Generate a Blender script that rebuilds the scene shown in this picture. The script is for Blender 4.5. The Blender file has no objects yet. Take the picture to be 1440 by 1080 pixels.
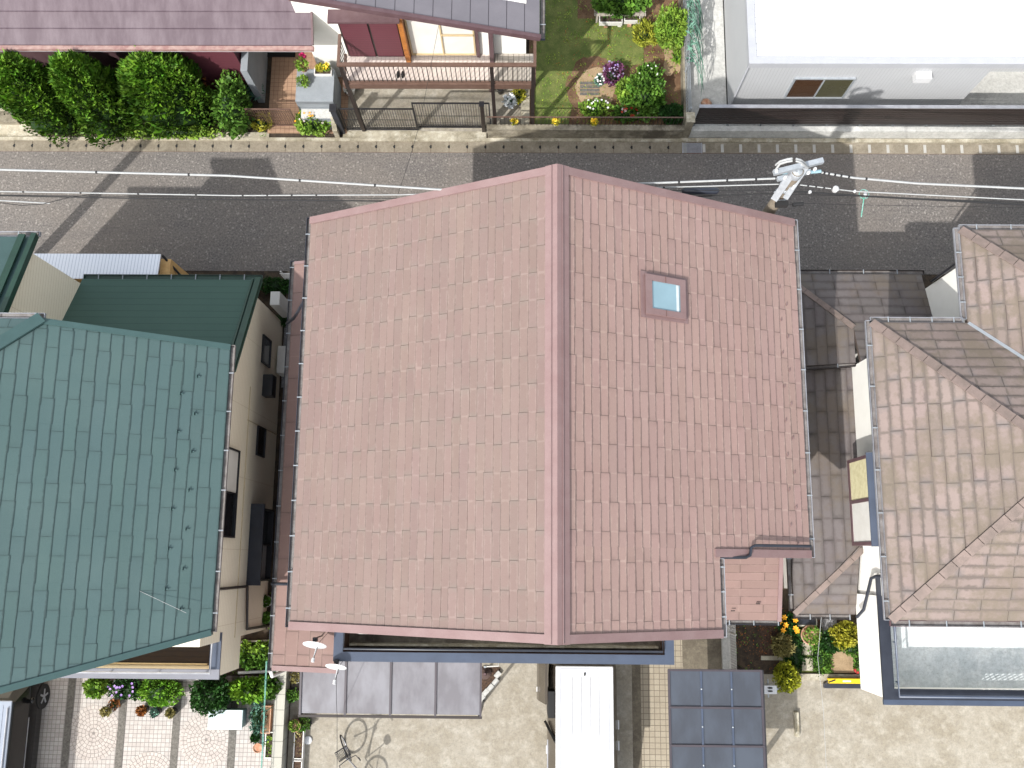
import bpy, math, random
from mathutils import Vector, Matrix, noise as mnoise
random.seed(7)
R = math.radians
sc = bpy.context.scene
COL = sc.collection
# ------------------------------------------------------------------ camera model (drone, almost straight down)
F = 1300.0; H = 26.5; NX, NY = 735, 788; YAW = R(0.5)
zc = Vector((-(NX-720)/F, (NY-540)/F, 1)).normalized()
xc = Vector((1,0,0)); xc = (xc - zc*xc.dot(zc)).normalized(); yc = zc.cross(xc)
xw = math.cos(YAW)*xc - math.sin(YAW)*yc; yw = math.sin(YAW)*xc + math.cos(YAW)*yc
def W(px, py, z=0.0):
    """plan position of something measured in the survey photograph at height z"""
    r = Vector(((px-720)/F, -(py-540)/F, -1)); q = Vector((xw.dot(r), yw.dot(r), zc.dot(r)))
    k = (z-H)/q.z
    return Vector((q.x*k, q.y*k, z))
cam = bpy.data.cameras.new('camera'); co = bpy.data.objects.new('camera', cam); COL.objects.link(co)
M3 = Matrix((xw, yw, zc))
co.matrix_world = Matrix.Translation((0,0,H)) @ M3.to_4x4()
cam.sensor_width = 36; cam.lens = 36*F/1440; cam.clip_end = 500; cam.clip_start = .1
sc.camera = co
# ------------------------------------------------------------------ light
SD = Vector((-.62, -.78, 1.0)).normalized()          # direction to the sun
sun = bpy.data.lights.new('sun', 'SUN'); sun.energy = 2.7; sun.angle = R(.6); sun.color = (1,.965,.91)
so = bpy.data.objects.new('sun', sun); COL.objects.link(so)
so.rotation_euler = SD.to_track_quat('Z', 'Y').to_euler()
w = bpy.data.worlds.new('World'); sc.world = w; w.use_nodes = True
nt = w.node_tree; bg = nt.nodes['Background']; sky = nt.nodes.new('ShaderNodeTexSky'); sky.sky_type = 'NISHITA'
sky.sun_disc = False; sky.sun_elevation = math.asin(SD.z); sky.sun_rotation = math.atan2(SD.x, SD.y)
sky.air_density = 1.6; sky.dust_density = 2.5; sky.ozone_density = .6
hs = nt.nodes.new('ShaderNodeHueSaturation'); hs.inputs['Saturation'].default_value = .35
nt.links.new(sky.outputs[0], hs.inputs['Color']); nt.links.new(hs.outputs[0], bg.inputs[0]); bg.inputs[1].default_value = .15
sc.view_settings.view_transform = 'Standard'; sc.view_settings.look = 'None'
sc.view_settings.exposure = 1.0; sc.view_settings.gamma = 1
# ------------------------------------------------------------------ materials
def s2l(c): c /= 255.; return c/12.92 if c <= .04045 else ((c+.055)/1.055)**2.4
def C(r, g, b): return (s2l(r), s2l(g), s2l(b), 1)
class N:
    def __init__(s, name):
        s.m = bpy.data.materials.new(name); s.m.use_nodes = True; s.t = s.m.node_tree
        s.b = s.t.nodes['Principled BSDF']; s.tc = s.t.nodes.new('ShaderNodeTexCoord')
    def n(s, k, **kw):
        o = s.t.nodes.new(k)
        for a, v in kw.items(): setattr(o, a, v)
        return o
    def l(s, a, b): s.t.links.new(a, b)
    def noise(s, scale, detail=6, rough=.6, vec=None, stretch=None):
        o = s.n('ShaderNodeTexNoise'); o.inputs['Scale'].default_value = scale
        o.inputs['Detail'].default_value = detail; o.inputs['Roughness'].default_value = rough
        v = vec or s.tc.outputs['Object']
        if stretch:
            mp = s.n('ShaderNodeMapping'); mp.inputs['Scale'].default_value = stretch; s.l(v, mp.inputs[0]); v = mp.outputs[0]
        s.l(v, o.inputs['Vector']); return o.outputs[0]
    def ramp(s, fac, stops):
        o = s.n('ShaderNodeValToRGB'); e = o.color_ramp.elements
        while len(e) < len(stops): e.new(.5)
        for i, (p, c) in enumerate(stops):
            e[i].position = p; e[i].color = c if isinstance(c, tuple) else (c, c, c, 1)
        s.l(fac, o.inputs[0]); return o.outputs[0]
    def mix(s, fac, a, b, mode='MIX'):
        o = s.n('ShaderNodeMix', data_type='RGBA', blend_type=mode)
        for i, v in ((0, fac), (6, a), (7, b)):
            if hasattr(v, 'is_linked'): s.l(v, o.inputs[i])
            else: o.inputs[i].default_value = v
        return o.outputs[2]
    def math(s, op, a, b=0, c=None, clamp=False):
        o = s.n('ShaderNodeMath', operation=op, use_clamp=clamp)
        for i, v in enumerate((a, b) if c is None else (a, b, c)):
            if hasattr(v, 'is_linked'): s.l(v, o.inputs[i])
            else: o.inputs[i].default_value = v
        return o.outputs[0]
    def attr(s, name):
        o = s.n('ShaderNodeAttribute', attribute_name=name); return o.outputs['Color']
    def sep(s, v):
        o = s.n('ShaderNodeSeparateXYZ'); s.l(v, o.inputs[0]); return o.outputs
    def col(s, c):
        if hasattr(c, 'is_linked'): s.l(c, s.b.inputs['Base Color'])
        else: s.b.inputs['Base Color'].default_value = c
    def rough(s, v):
        if hasattr(v, 'is_linked'): s.l(v, s.b.inputs['Roughness'])
        else: s.b.inputs['Roughness'].default_value = v
    def bump(s, h, strength=.3, dist=.01):
        o = s.n('ShaderNodeBump'); o.inputs['Strength'].default_value = strength; o.inputs['Distance'].default_value = dist
        s.l(h, o.inputs['Height']); s.l(o.outputs[0], s.b.inputs['Normal'])
def surf(name, c, c2=None, scale=3, fine=34, rough=.7, metal=0, amount=.5, bump=.15, stretch=None, fineamt=.15, spec=None):
    """general weathered surface: base colour, blotches of a second colour, fine grain"""
    m = N(name); c2 = c2 or tuple(x*.75 for x in c[:3])+(1,)
    a = m.ramp(m.noise(scale, 7, .62, stretch=stretch), [(.38, 0.), (.66, amount)])
    k = m.mix(a, c, c2)
    g = m.ramp(m.noise(fine, 3, .7), [(.3, 1-fineamt), (.7, 1.)])
    m.col(m.mix(1., k, g, 'MULTIPLY')); m.rough(rough); m.b.inputs['Metallic'].default_value = metal
    if spec is not None: m.b.inputs['Specular IOR Level'].default_value = spec
    if bump: m.bump(m.noise(fine, 4, .6), bump, .004)
    return m.m
def slate_mat(name, center, edge, dirt, grime, celw=.12, moss=None, mossamt=.6, contrast=1., line=.3, crisp=2.6, gcol=None, jline=.5):
    m = N(name); uv = m.sep(m.tc.outputs['UV'])
    fu = m.math('FRACT', uv[0]); fv = uv[1]
    n1 = m.noise(9, 4, .65); n2 = m.noise(2.3, 4, .6)
    du = m.math('MINIMUM', fu, m.math('SUBTRACT', 1., fu)); du = m.math('MULTIPLY', du, 4.2)
    dv = m.math('MINIMUM', fv, m.math('SUBTRACT', 1., fv))
    d = m.math('MINIMUM', du, dv)
    d = m.math('ADD', d, m.math('MULTIPLY', m.math('SUBTRACT', n1, .5), .5)); d = m.math('ADD', d, m.math('MULTIPLY', m.math('SUBTRACT', n2, .5), .55))
    e = m.ramp(d, [(celw*.5, 0.), (celw*crisp, contrast)])
    k = m.mix(e, edge, center)
    big = m.ramp(m.noise(.7, 5, .6), [(.42, 0.), (.68, .55)]); k = m.mix(big, k, dirt)
    # grime where slate joints let water run
    u2 = m.math('FRACT', m.math('MULTIPLY', uv[0], .5)); dj = m.math('MINIMUM', u2, m.math('SUBTRACT', 1., u2))
    dn = m.math('ADD', dj, m.math('MULTIPLY', m.math('SUBTRACT', m.noise(4, 6, .7), .47), .34))
    k = m.mix(m.math('MULTIPLY', m.ramp(dn, [(.0, 1.), (.11, 0.)]), grime), k, gcol or tuple(x*.5 for x in edge[:3])+(1,))
    k = m.mix(m.math('MULTIPLY', m.ramp(dj, [(.006, 1.), (.014, 0.)]), jline), k, tuple(x*.4 for x in center[:3])+(1,))
    if moss:
        ms = m.ramp(m.noise(1.1, 8, .7), [(.47, 0.), (.6, mossamt)]); k = m.mix(ms, k, moss)
    ln = m.math('ADD', fv, m.math('MULTIPLY', m.math('SUBTRACT', m.noise(11, 4), .5), .2)); k = m.mix(m.ramp(ln, [(.02, line), (.12, 0.)]), k, tuple(x*.38 for x in center[:3])+(1,))
    k = m.mix(1., k, m.attr('tint'), 'MULTIPLY')
    k = m.mix(1., k, m.ramp(m.noise(60, 2), [(.3, .9), (.7, 1.)]), 'MULTIPLY')
    m.col(k); m.rough(.78); m.bump(m.noise(45, 4, .7), .25, .006); return m.m
def leaf_mat(name, a, b, rough=.55):
    m = N(name); k = m.mix(m.ramp(m.noise(2.5, 3), [(.35, 0.), (.65, 1.)]), a, b)
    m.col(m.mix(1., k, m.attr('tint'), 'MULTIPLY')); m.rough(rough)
    m.b.inputs['Specular IOR Level'].default_value = .25; return m.m
def glass_mat(name, c, rough=.08, metal=0.):
    m = N(name); m.col(m.mix(m.noise(1.5, 3), c, tuple(x*.7 for x in c[:3])+(1,))); m.rough(rough)
    m.b.inputs['Specular IOR Level'].default_value = .8; m.b.inputs['Metallic'].default_value = metal; return m.m
def lined(name, c, line, axis, period, width, rough=.6, c2=None, axis2=None, period2=1, amount=.3):
    """siding boards / ribs drawn as real colour seams along one object axis"""
    m = N(name); xyz = m.sep(m.tc.outputs['Object'])
    k = m.mix(m.ramp(m.noise(1.2, 6), [(.4, 0.), (.7, amount)]), c, c2 or tuple(x*.8 for x in c[:3])+(1,))
    f = m.math('FRACT', m.math('DIVIDE', xyz[axis], period)); f = m.math('LESS_THAN', f, width/period)
    k = m.mix(f, k, line); hh = f
    if axis2 is not None:
        g = m.math('FRACT', m.math('DIVIDE', xyz[axis2], period2)); g = m.math('LESS_THAN', g, width/period2)
        k = m.mix(g, k, line); hh = m.math('MAXIMUM', f, g)
    k = m.mix(1., k, m.ramp(m.noise(70, 3), [(.3, .88), (.7, 1.)]), 'MULTIPLY')
    m.col(k); m.rough(rough); m.bump(m.math('SUBTRACT', 1., hh), .5, .01); return m.m
def asphalt_mat():
    m = N('asphalt')
    sp = m.noise(17, 4, .85); k = m.mix(m.ramp(sp, [(.36, 0.), (.5, .5), (.64, 1.)]), C(76,72,71), C(124,119,114))
    v = m.n('ShaderNodeTexVoronoi'); v.inputs['Scale'].default_value = 24; m.l(m.tc.outputs['Object'], v.inputs['Vector'])
    rc = m.sep(v.outputs['Color']); k = m.mix(m.math('MULTIPLY', m.math('GREATER_THAN', rc[0], .96), .26), k, C(190,184,176))
    k = m.mix(m.math('MULTIPLY', m.math('LESS_THAN', rc[0], .1), .25), k, C(44,42,44))
    k = m.mix(m.ramp(m.noise(.35, 5, .6), [(.4, 0.), (.7, .4)]), k, C(118,109,100))
    k = m.mix(m.ramp(m.noise(1.6, 6, .7, stretch=(.25,1,1)), [(.48, 0.), (.75, .3)]), k, C(72,70,72))
    m.col(k); m.rough(.92); m.bump(sp, .4, .01); return m.m
def concrete_mat(name, c, dark, light, ps=.8):
    m = N(name); k = m.mix(m.ramp(m.noise(ps*.5, 10, .72), [(.4, 0.), (.6, .8)]), c, dark)
    k = m.mix(m.ramp(m.noise(ps*1.6, 10, .75), [(.48, 0.), (.66, .75)]), k, light)
    k = m.mix(1., k, m.ramp(m.noise(9, 8, .8), [(.33, .72), (.56, 1.)]), 'MULTIPLY')
    k = m.mix(1., k, m.ramp(m.noise(26, 5, .8), [(.33, .8), (.5, 1.)]), 'MULTIPLY')
    m.col(k); m.rough(.9); m.bump(m.noise(30, 5, .7), .3, .006); return m.m
def tile_mat(name, a, b, grout, size, gw, fan=False, size2=None):
    m = N(name); br = m.n('ShaderNodeTexBrick'); br.offset = 0; br.squash = 1
    br.inputs['Scale'].default_value = 1; br.inputs['Brick Width'].default_value = size; br.inputs['Row Height'].default_value = size2 or size
    br.inputs['Mortar Size'].default_value = gw; br.inputs['Mortar Smooth'].default_value = .1
    br.inputs['Color1'].default_value = a; br.inputs['Color2'].default_value = b; br.inputs['Mortar'].default_value = grout
    m.l(m.tc.outputs['Object'], br.inputs['Vector'])
    k = m.mix(m.ramp(m.noise(1.3, 6), [(.4, 0.), (.7, .35)]), br.outputs[0], tuple(x*.7 for x in b[:3])+(1,))
    k = m.mix(1., k, m.ramp(m.noise(25, 5), [(.3, .85), (.7, 1.)]), 'MULTIPLY')
    m.col(k); m.rough(.8); m.bump(m.math('SUBTRACT', 1., br.outputs[1]), .5, .006); return m.m
MT = {}
def setup_mats():
    M = MT
    M['asphalt'] = asphalt_mat()
    M['yard'] = concrete_mat('yard_concrete', C(150,144,132), C(134,126,111), C(170,165,154), 1.7)
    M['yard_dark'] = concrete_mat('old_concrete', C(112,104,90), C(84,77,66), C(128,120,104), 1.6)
    M['curb'] = concrete_mat('curb_concrete', C(170,163,145), C(120,112,92), C(200,195,180), 2)
    M['cover'] = concrete_mat('gutter_cover', C(134,125,110), C(110,102,88), C(150,142,126), 1.2)
    M['cover2'] = surf('gutter_bar', C(172,170,165))
    M['mosswall'] = concrete_mat('mossy_block', C(142,134,116), C(66,60,50), C(168,160,144), 1.5)
    M['block'] = lined('block_wall', C(172,170,160), C(110,108,100), 1, .4, .012, .9)
    M['paleconc'] = concrete_mat('pale_concrete', C(188,188,184), C(165,165,162), C(205,205,202), .8)
    M['soil'] = surf('soil', C(98,72,52), C(140,112,84), 2.2, 40, .95, amount=.9, bump=.8, fineamt=.5)
    M['darksoil'] = surf('dark_soil', C(52,44,36), C(90,74,58), 5, 50, .95, amount=.8, bump=.8, fineamt=.5)
    M['lawn'] = surf('lawn', C(88,104,44), C(128,132,72), 2.6, 45, .9, amount=.8, bump=.9, fineamt=.5)
    M['sand'] = surf('sandy_gravel', C(176,152,120), C(140,118,90), 5, 60, .95, amount=.6, bump=.8, fineamt=.45)
    M['gravel'] = surf('pale_gravel', C(165,165,168), C(95,95,98), 26, 40, .9, amount=1., bump=.9, fineamt=.5)
    M['chips'] = surf('bark_chips', C(96,74,58), C(50,36,28), 22, 45, .95, amount=1., bump=.9, fineamt=.5)
    M['tile_court'] = tile_mat('court_paving', C(182,177,172), C(168,161,156), C(118,112,110), .113, .006)
    M['fan'] = surf('fan_stone', C(182,174,168), C(156,147,141), 6, 40, .85, amount=.7)
    M['grout'] = surf('fan_grout', C(132,126,122), None, 6, 40, .9)
    M['cobble'] = surf('cobble_strip', C(116,112,106), C(88,84,79), 16, 40, .9, amount=1., bump=.7, fineamt=.4)
    M['tile_path'] = tile_mat('path_tile', C(158,149,132), C(150,140,123), C(98,88,74), .151, .007)
    M['tile_porch'] = tile_mat('porch_tile', C(172,140,114), C(162,130,106), C(122,94,74), .14, .006)
    M['pinkE'] = slate_mat('rose_slate', C(138,113,107), C(152,130,122), C(145,122,115), .35, celw=.07, contrast=.8, line=.75, gcol=C(122,100,94), jline=.4)
    M['pink'] = slate_mat('lichened_dimmed_rose_slate', C(113,94,89), C(125,108,102), C(119,102,96), .55, celw=.07, contrast=.85, moss=C(120,105,99), mossamt=.25, line=.6, gcol=C(112,102,95), jline=.35)  # west slope: lichen greys, plus a darker base colour offsetting its stronger sun
    M['capgrey'] = surf('weathered_cap_metal', C(112,114,124), C(98,100,110), 3, 60, .5, amount=.5)
    M['pinkcap'] = surf('rose_ridge_metal', C(122,98,97), C(134,113,112), 2, 50, .6, amount=.6)
    M['pinklow'] = slate_mat('rose_slate_low', C(120,97,92), C(130,108,101), C(126,102,96), .2, celw=.06, contrast=.8, line=.6)
    M['slate_gap'] = surf('slate_edge', C(104,76,70), None, 8, 40, .9)
    M['brown'] = slate_mat('brown_slate', C(127,113,108), C(98,88,83), C(106,95,88), .65, celw=.17, crisp=1.6, moss=C(104,94,82), mossamt=.8, gcol=C(98,93,92), jline=.5, line=.45)
    M['brownlow'] = slate_mat('greybrown_slate', C(98,92,92), C(86,79,78), C(88,81,78), .6, celw=.12, moss=C(96,84,70), mossamt=.5, line=.6)
    M['browncap'] = surf('brown_ridge', C(122,107,101), C(96,86,80), 3, 40, .75, amount=.8)
    M['browngap'] = surf('brown_edge', C(84,72,66), None, 8, 40, .9)
    M['teal'] = slate_mat('teal_slate', C(68,91,91), C(65,88,88), C(77,98,97), .15, celw=.03, contrast=.9, line=.7, jline=.2)
    M['tealcap'] = surf('teal_metal', C(62,88,87), C(55,80,79), 3, 50, .45, amount=.6)
    M['tealgap'] = surf('teal_edge', C(34,50,48), None, 8, 40, .9)
    M['dgreen'] = lined('dark_green_shingle', C(62,88,80), C(50,74,67), 1, .2, .012, .85, C(70,96,86))
    M['dgreencap'] = surf('dark_green_metal', C(34,66,54), C(24,50,42), 3, 50, .4, amount=.6)
    M['cream'] = lined('cream_siding', C(243,233,212), C(220,206,180), 2, .12, .014, .75, C(234,222,198), 1, 1.8)
    M['white'] = surf('white_render', C(236,235,230), C(222,220,214), 1.5, 60, .8, amount=.5, fineamt=.06)
    M['offwhite'] = surf('offwhite_panel', C(205,204,200), C(190,188,182), 3, 60, .6, amount=.5)
    M['whitemetal'] = lined('white_ribbed_steel', C(240,240,240), C(200,202,205), 1, .2, .02, .45, C(228,229,230))
    M['whitesheet'] = lined('white_corrugated', C(232,236,244), C(196,202,214), 0, .09, .02, .5, C(222,226,236))
    M['greysiding'] = lined('grey_siding', C(176,178,181), C(160,162,166), 0, .1, .012, .6, C(166,168,172))
    M['greytrim'] = surf('grey_trim', C(170,172,178), None, 3, 60, .5, amount=.3)
    M['purple'] = surf('purple_metal_roof', C(74,58,67), C(100,87,94), 1.4, 50, .5, amount=.8, stretch=(2.2,.6,1))
    M['greyroof'] = lined('grey_metal_roof', C(104,101,107), C(60,56,62), 0, .45, .02, .45, C(130,126,132))
    M['purpletrim'] = surf('faded_red_gutter', C(136,102,98), C(164,140,132), 5, 50, .6, amount=.9)
    M['darktrim'] = surf('plum_trim', C(84,62,66), C(104,84,88), 4, 50, .5, amount=.5)
    M['maroon'] = lined('maroon_shutter', C(92,46,56), C(72,34,42), 2, .09, .012, .6, C(106,60,68))
    M['brownmetal'] = surf('brown_aluminium', C(92,70,60), C(112,90,80), 6, 60, .5, amount=.5)
    M['darkbrown'] = surf('dark_bronze', C(44,36,34), None, 6, 60, .45)
    M['black'] = surf('black_metal', C(28,28,32), C(44,44,50), 5, 60, .4, amount=.5)
    M['navy'] = surf('slate_blue_metal', C(66,76,94), C(54,62,78), 2, 60, .35, amount=.6)
    M['navydark'] = surf('dark_rail', C(36,40,50), C(50,54,64), 3, 60, .35, amount=.6)
    M['silver'] = surf('aluminium', C(178,180,186), C(140,140,146), 4, 60, .35, metal=.5, amount=.6)
    M['gutterleaf'] = surf('gutter_dirt', C(128,124,122), C(92,84,80), 4, 30, .7, amount=.9, fineamt=.3)
    M['galv'] = surf('galvanised', C(172,178,184), C(140,146,152), 9, 60, .4, metal=.3, amount=.6)
    M['poleconc'] = surf('pole_concrete', C(128,118,104), C(98,88,76), 5, 60, .85)
    M['cable'] = surf('black_cable', C(26,26,28))
    M['cablegrey'] = surf('grey_sleeve', C(160,162,162), C(140,142,144), 6)
    M['wood'] = surf('amber_wood', C(176,112,50), C(130,78,34), 6, 50, .6, amount=.8)
    M['woodgrey'] = lined('grey_board', C(168,160,150), C(90,84,78), 0, .15, .012, .8)
    M['deckpale'] = lined('pale_deck', C(206,194,186), C(176,162,152), 0, .12, .01, .75)
    M['deckdark'] = lined('dark_brown_deck', C(42,30,26), C(24,18,15), 1, .13, .015, .7)
    M['blindwhite'] = surf('paper_screen', C(214,212,206), C(196,192,184), 2, 60, .7, amount=.5, fineamt=.05)
    M['winframe'] = surf('champagne_frame', C(190,170,132), None, 6, 60, .5)
    M['glass'] = glass_mat('window_glass', C(70,78,84))
    M['darkglass'] = glass_mat('dark_glass', C(22,26,32))
    M['frost'] = glass_mat('frosted_glass', C(150,156,160), .5)
    M['skylight'] = glass_mat('skylight_glass', C(132,162,174), .12)
    M['skyblind'] = surf('pale_blind', C(196,204,208), None, 3, 60, .6)
    M['poly'] = None
    M['polyframe'] = surf('bronze_frame', C(66,60,66), C(52,48,54), 3, 60, .4)
    M['floorwhite'] = concrete_mat('balcony_floor', C(196,202,204), C(170,178,182), C(210,214,214), 1.3)
    M['floordark'] = concrete_mat('balcony_floor_dirty', C(118,110,100), C(70,62,56), C(140,132,120), 1.4)
    M['carwhite'] = surf('white_paint', C(196,197,199), None, 2, 200, .2, amount=.05, bump=0, fineamt=.0)
    M['carblack'] = surf('black_paint', C(14,14,16), None, 2, 200, .18, amount=.2, bump=0, fineamt=0, spec=.35)
    M['carbrown'] = surf('brown_metallic', C(92,84,74), None, 2, 200, .22, metal=.6, amount=.2, bump=0, fineamt=0)
    M['cargrey'] = surf('blue_grey_paint', C(132,140,154), None, 2, 200, .25, amount=.1, bump=0, fineamt=0)
    M['rubber'] = surf('rubber', C(24,24,25), None, 6, 60, .8)
    M['terracotta'] = surf('terracotta', C(168,118,90), C(196,168,146), 8, 50, .85, amount=.8)
    M['potwhite'] = surf('white_plastic', C(218,216,212), C(196,194,188), 6, 50, .5)
    M['potpink'] = surf('pale_pink_pot', C(204,178,162), C(178,146,128), 6, 50, .8, amount=.8)
    M['potblack'] = surf('black_plastic_pot', C(36,34,34), None, 6, 50, .5)
    M['yellow'] = surf('yellow_paint', C(226,196,24), C(200,164,20), 5, 50, .5, amount=.4)
    M['red'] = surf('red_plastic', C(176,40,44))
    M['boxblue'] = surf('pale_blue_lid', C(186,202,205), C(174,192,196), 3, 60, .4, amount=.4, fineamt=.04)
    M['boxside'] = surf('blue_grey_box', C(122,150,156), None, 3, 60, .5)
    M['greyblock'] = surf('grey_painted_step', C(138,144,150), C(120,126,132), 3, 50, .8)
    M['mesh'] = lined('chain_mesh', C(120,122,128), C(70,72,78), 0, .05, .02, .6, None, 1, .05)
    M['greenhose'] = surf('green_net', C(60,140,120), C(150,180,176), 12, 60, .6, amount=.9)
    M['reflect_pane'] = glass_mat('painted_reflection_warm', C(72,52,38))  # warm reflection painted into the pane colour
    M['reflect_pane2'] = glass_mat('painted_reflection_olive', C(78,76,58))  # olive reflection likewise put into this pane's colour
    M['curtain'] = surf('cream_curtain', C(202,196,160), C(170,160,124), 8, 50, .8, amount=.6)
    M['amberwall'] = surf('amber_stucco', C(202,166,112), C(180,140,88), 8, 50, .85, amount=.7)
    M['hedge'] = leaf_mat('hedge_leaf', C(56,92,24), C(88,120,38))
    M['dleaf'] = leaf_mat('dark_leaf', C(30,62,24), C(48,84,34))
    M['mleaf'] = leaf_mat('mid_leaf', C(62,98,34), C(90,124,46))
    M['bleaf'] = leaf_mat('bright_leaf', C(92,130,44), C(126,150,58))
    M['yleaf'] = leaf_mat('yellow_leaf', C(136,136,40), C(158,152,56))
    M['oleaf'] = leaf_mat('olive_leaf', C(116,112,66), C(140,130,84))
    M['rleaf'] = leaf_mat('rust_leaf', C(120,70,40), C(150,100,50))
    M['pleaf'] = leaf_mat('purple_leaf', C(86,44,74), C(122,74,104))
    M['gleaf'] = leaf_mat('grey_green_leaf', C(72,112,96), C(104,138,122))
    M['petalw'] = leaf_mat('white_petal', C(230,226,226), C(240,238,236))
    M['petaly'] = leaf_mat('yellow_petal', C(232,200,50), C(240,210,90))
    M['petalo'] = leaf_mat('orange_petal', C(228,168,40), C(236,150,40))
    M['petalr'] = leaf_mat('red_petal', C(150,46,34), C(176,60,44))
    M['petalp'] = leaf_mat('violet_petal', C(150,120,190), C(180,150,200))
    M['petalm'] = leaf_mat('magenta_petal', C(170,30,90), C(190,60,110))
    def poly(name, c, alpha, c2=None):
        m = N(name); m.col(m.mix(m.ramp(m.noise(1.1, 6, .6, stretch=(1.6,.7,1)), [(.38, 0.), (.62, 1.)]), c, c2 or tuple(x*.8 for x in c[:3])+(1,)))
        m.rough(.3); m.b.inputs['Alpha'].default_value = alpha; return m.m
    M['poly'] = poly('milky_polycarbonate', C(124,124,130), .9, C(102,100,105))
    M['polydark'] = poly('smoked_polycarbonate', C(60,64,72), .94, C(70,76,86))
setup_mats()
# ------------------------------------------------------------------ mesh builder
class MB:
    def __init__(s): s.v = []; s.f = []; s.mi = []; s.uv = []; s.tint = []; s.sm = []
    def face(s, pts, mi=0, uv=None, tint=None, sm=False):
        i = len(s.v); s.v += [tuple(p) for p in pts]; s.f.append(list(range(i, i+len(pts)))); s.mi.append(mi)
        s.uv.append(uv); s.tint.append(tint); s.sm.append(sm); return s
    def idx(s, pts, faces, mi=0, sm=False, tint=None):
        i = len(s.v); s.v += [tuple(p) for p in pts]
        for f in faces: s.f.append([i+k for k in f]); s.mi.append(mi); s.uv.append(None); s.tint.append(tint); s.sm.append(sm)
        return s
    def box(s, x0, y0, z0, x1, y1, z1, mi=0):
        x0, x1 = min(x0,x1), max(x0,x1); y0, y1 = min(y0,y1), max(y0,y1); z0, z1 = min(z0,z1), max(z0,z1)
        p = [(x0,y0,z0),(x1,y0,z0),(x1,y1,z0),(x0,y1,z0),(x0,y0,z1),(x1,y0,z1),(x1,y1,z1),(x0,y1,z1)]
        return s.idx(p, [(3,2,1,0),(4,5,6,7),(0,1,5,4),(1,2,6,5),(2,3,7,6),(3,0,4,7)], mi)
    def slab(s, poly, t, mi=0):
        """3D polygon (top face, counter-clockwise from above) thickened down by t"""
        n = len(poly); top = [Vector(p) for p in poly]; bot = [p-Vector((0,0,t)) for p in top]
        fs = [list(range(n)), list(range(2*n-1, n-1, -1))] + [(i, n+i, n+(i+1)%n, (i+1)%n) for i in range(n)]
        return s.idx(top+bot, fs, mi)
    def beam(s, a, b, w, h, up=(0,0,1), mi=0):
        a = Vector(a); b = Vector(b); d = (b-a).normalized(); u = Vector(up); sx = d.cross(u)
        if sx.length < 1e-4: sx = d.cross(Vector((1,0,0)))
        sx.normalize(); sz = sx.cross(d).normalized(); p = []
        for q in (a, b):
            for i, j in ((-1,-1),(1,-1),(1,1),(-1,1)): p.append(q + sx*i*w/2 + sz*j*h/2)
        return s.idx(p, [(0,3,2,1),(4,5,6,7),(0,1,5,4),(1,2,6,5),(2,3,7,6),(3,0,4,7)][::1], mi)
    def tube(s, pts, r, n=8, mi=0, cap=True):
        pts = [Vector(p) for p in pts]; rs = r if isinstance(r, (list, tuple)) else [r]*len(pts); vs = []
        prev = None
        for i, p in enumerate(pts):
            d = (pts[min(i+1, len(pts)-1)] - pts[max(i-1, 0)]).normalized()
            a = prev if prev is not None else (Vector((0,0,1)) if abs(d.z) < .9 else Vector((1,0,0)))
            x = (a - d*a.dot(d)).normalized(); prev = x; y = d.cross(x)
            for k in range(n):
                t = 2*math.pi*k/n; vs.append(p + (x*math.cos(t)+y*math.sin(t))*rs[i])
        fs = []
        for i in range(len(pts)-1):
            for k in range(n): fs.append((i*n+k, i*n+(k+1)%n, (i+1)*n+(k+1)%n, (i+1)*n+k))
        s.idx(vs, fs, mi, True)
        if cap:
            s.idx(vs[:n], [list(range(n))[::-1]], mi); s.idx(vs[-n:], [list(range(n))], mi)
        return s
    def lathe(s, c, prof, n=16, mi=0, sx=1, sy=1):
        c = Vector(c); vs = []
        for r, z in prof:
            for k in range(n):
                t = 2*math.pi*k/n; vs.append(c + Vector((r*math.cos(t)*sx, r*math.sin(t)*sy, z)))
        fs = [(i*n+k, i*n+(k+1)%n, (i+1)*n+(k+1)%n, (i+1)*n+k) for i in range(len(prof)-1) for k in range(n)]
        s.idx(vs, fs, mi, True)
        if prof[-1][0] > 1e-3: s.idx(vs[-n:], [list(range(n))], mi)
        return s
    def blob(s, c, r, lump=.12, seed=0, n=14, m=9, mi=0, tint=None, sc_=1.6):
        c = Vector(c); vs = []
        for i in range(m+1):
            ph = math.pi*i/m
            for k in range(n):
                t = 2*math.pi*k/n; d = Vector((math.sin(ph)*math.cos(t), math.sin(ph)*math.sin(t), math.cos(ph)))
                q = 1 + lump*mnoise.noise(d*sc_+Vector((seed*7.3, seed, 0)))*2
                vs.append(c + Vector((d.x*r[0]*q, d.y*r[1]*q, d.z*r[2]*q)))
        fs = [(i*n+k, (i+1)*n+k, (i+1)*n+(k+1)%n, i*n+(k+1)%n) for i in range(m) for k in range(n)]
        return s.idx(vs, fs, mi, True, tint)
    def build(s, name, mats, thing=None, parent=None, bevel=0):
        mats = mats if isinstance(mats, (list, tuple)) else [mats]
        me = bpy.data.meshes.new(name)
        base = thing.location.copy() if thing else (Vector(s.org) if hasattr(s, 'org') else Vector((0,0,0)))
        me.from_pydata([tuple(Vector(v)-base) for v in s.v], [], s.f)
        for m in mats: me.materials.append(MT[m] if isinstance(m, str) else m)
        me.polygons.foreach_set('material_index', s.mi); me.polygons.foreach_set('use_smooth', s.sm)
        if any(u is not None for u in s.uv):
            l = me.uv_layers.new(name='UVMap'); k = 0
            for f, u in zip(s.f, s.uv):
                for j in range(len(f)): l.data[k].uv = u[j] if u else (.5, .5); k += 1
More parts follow.
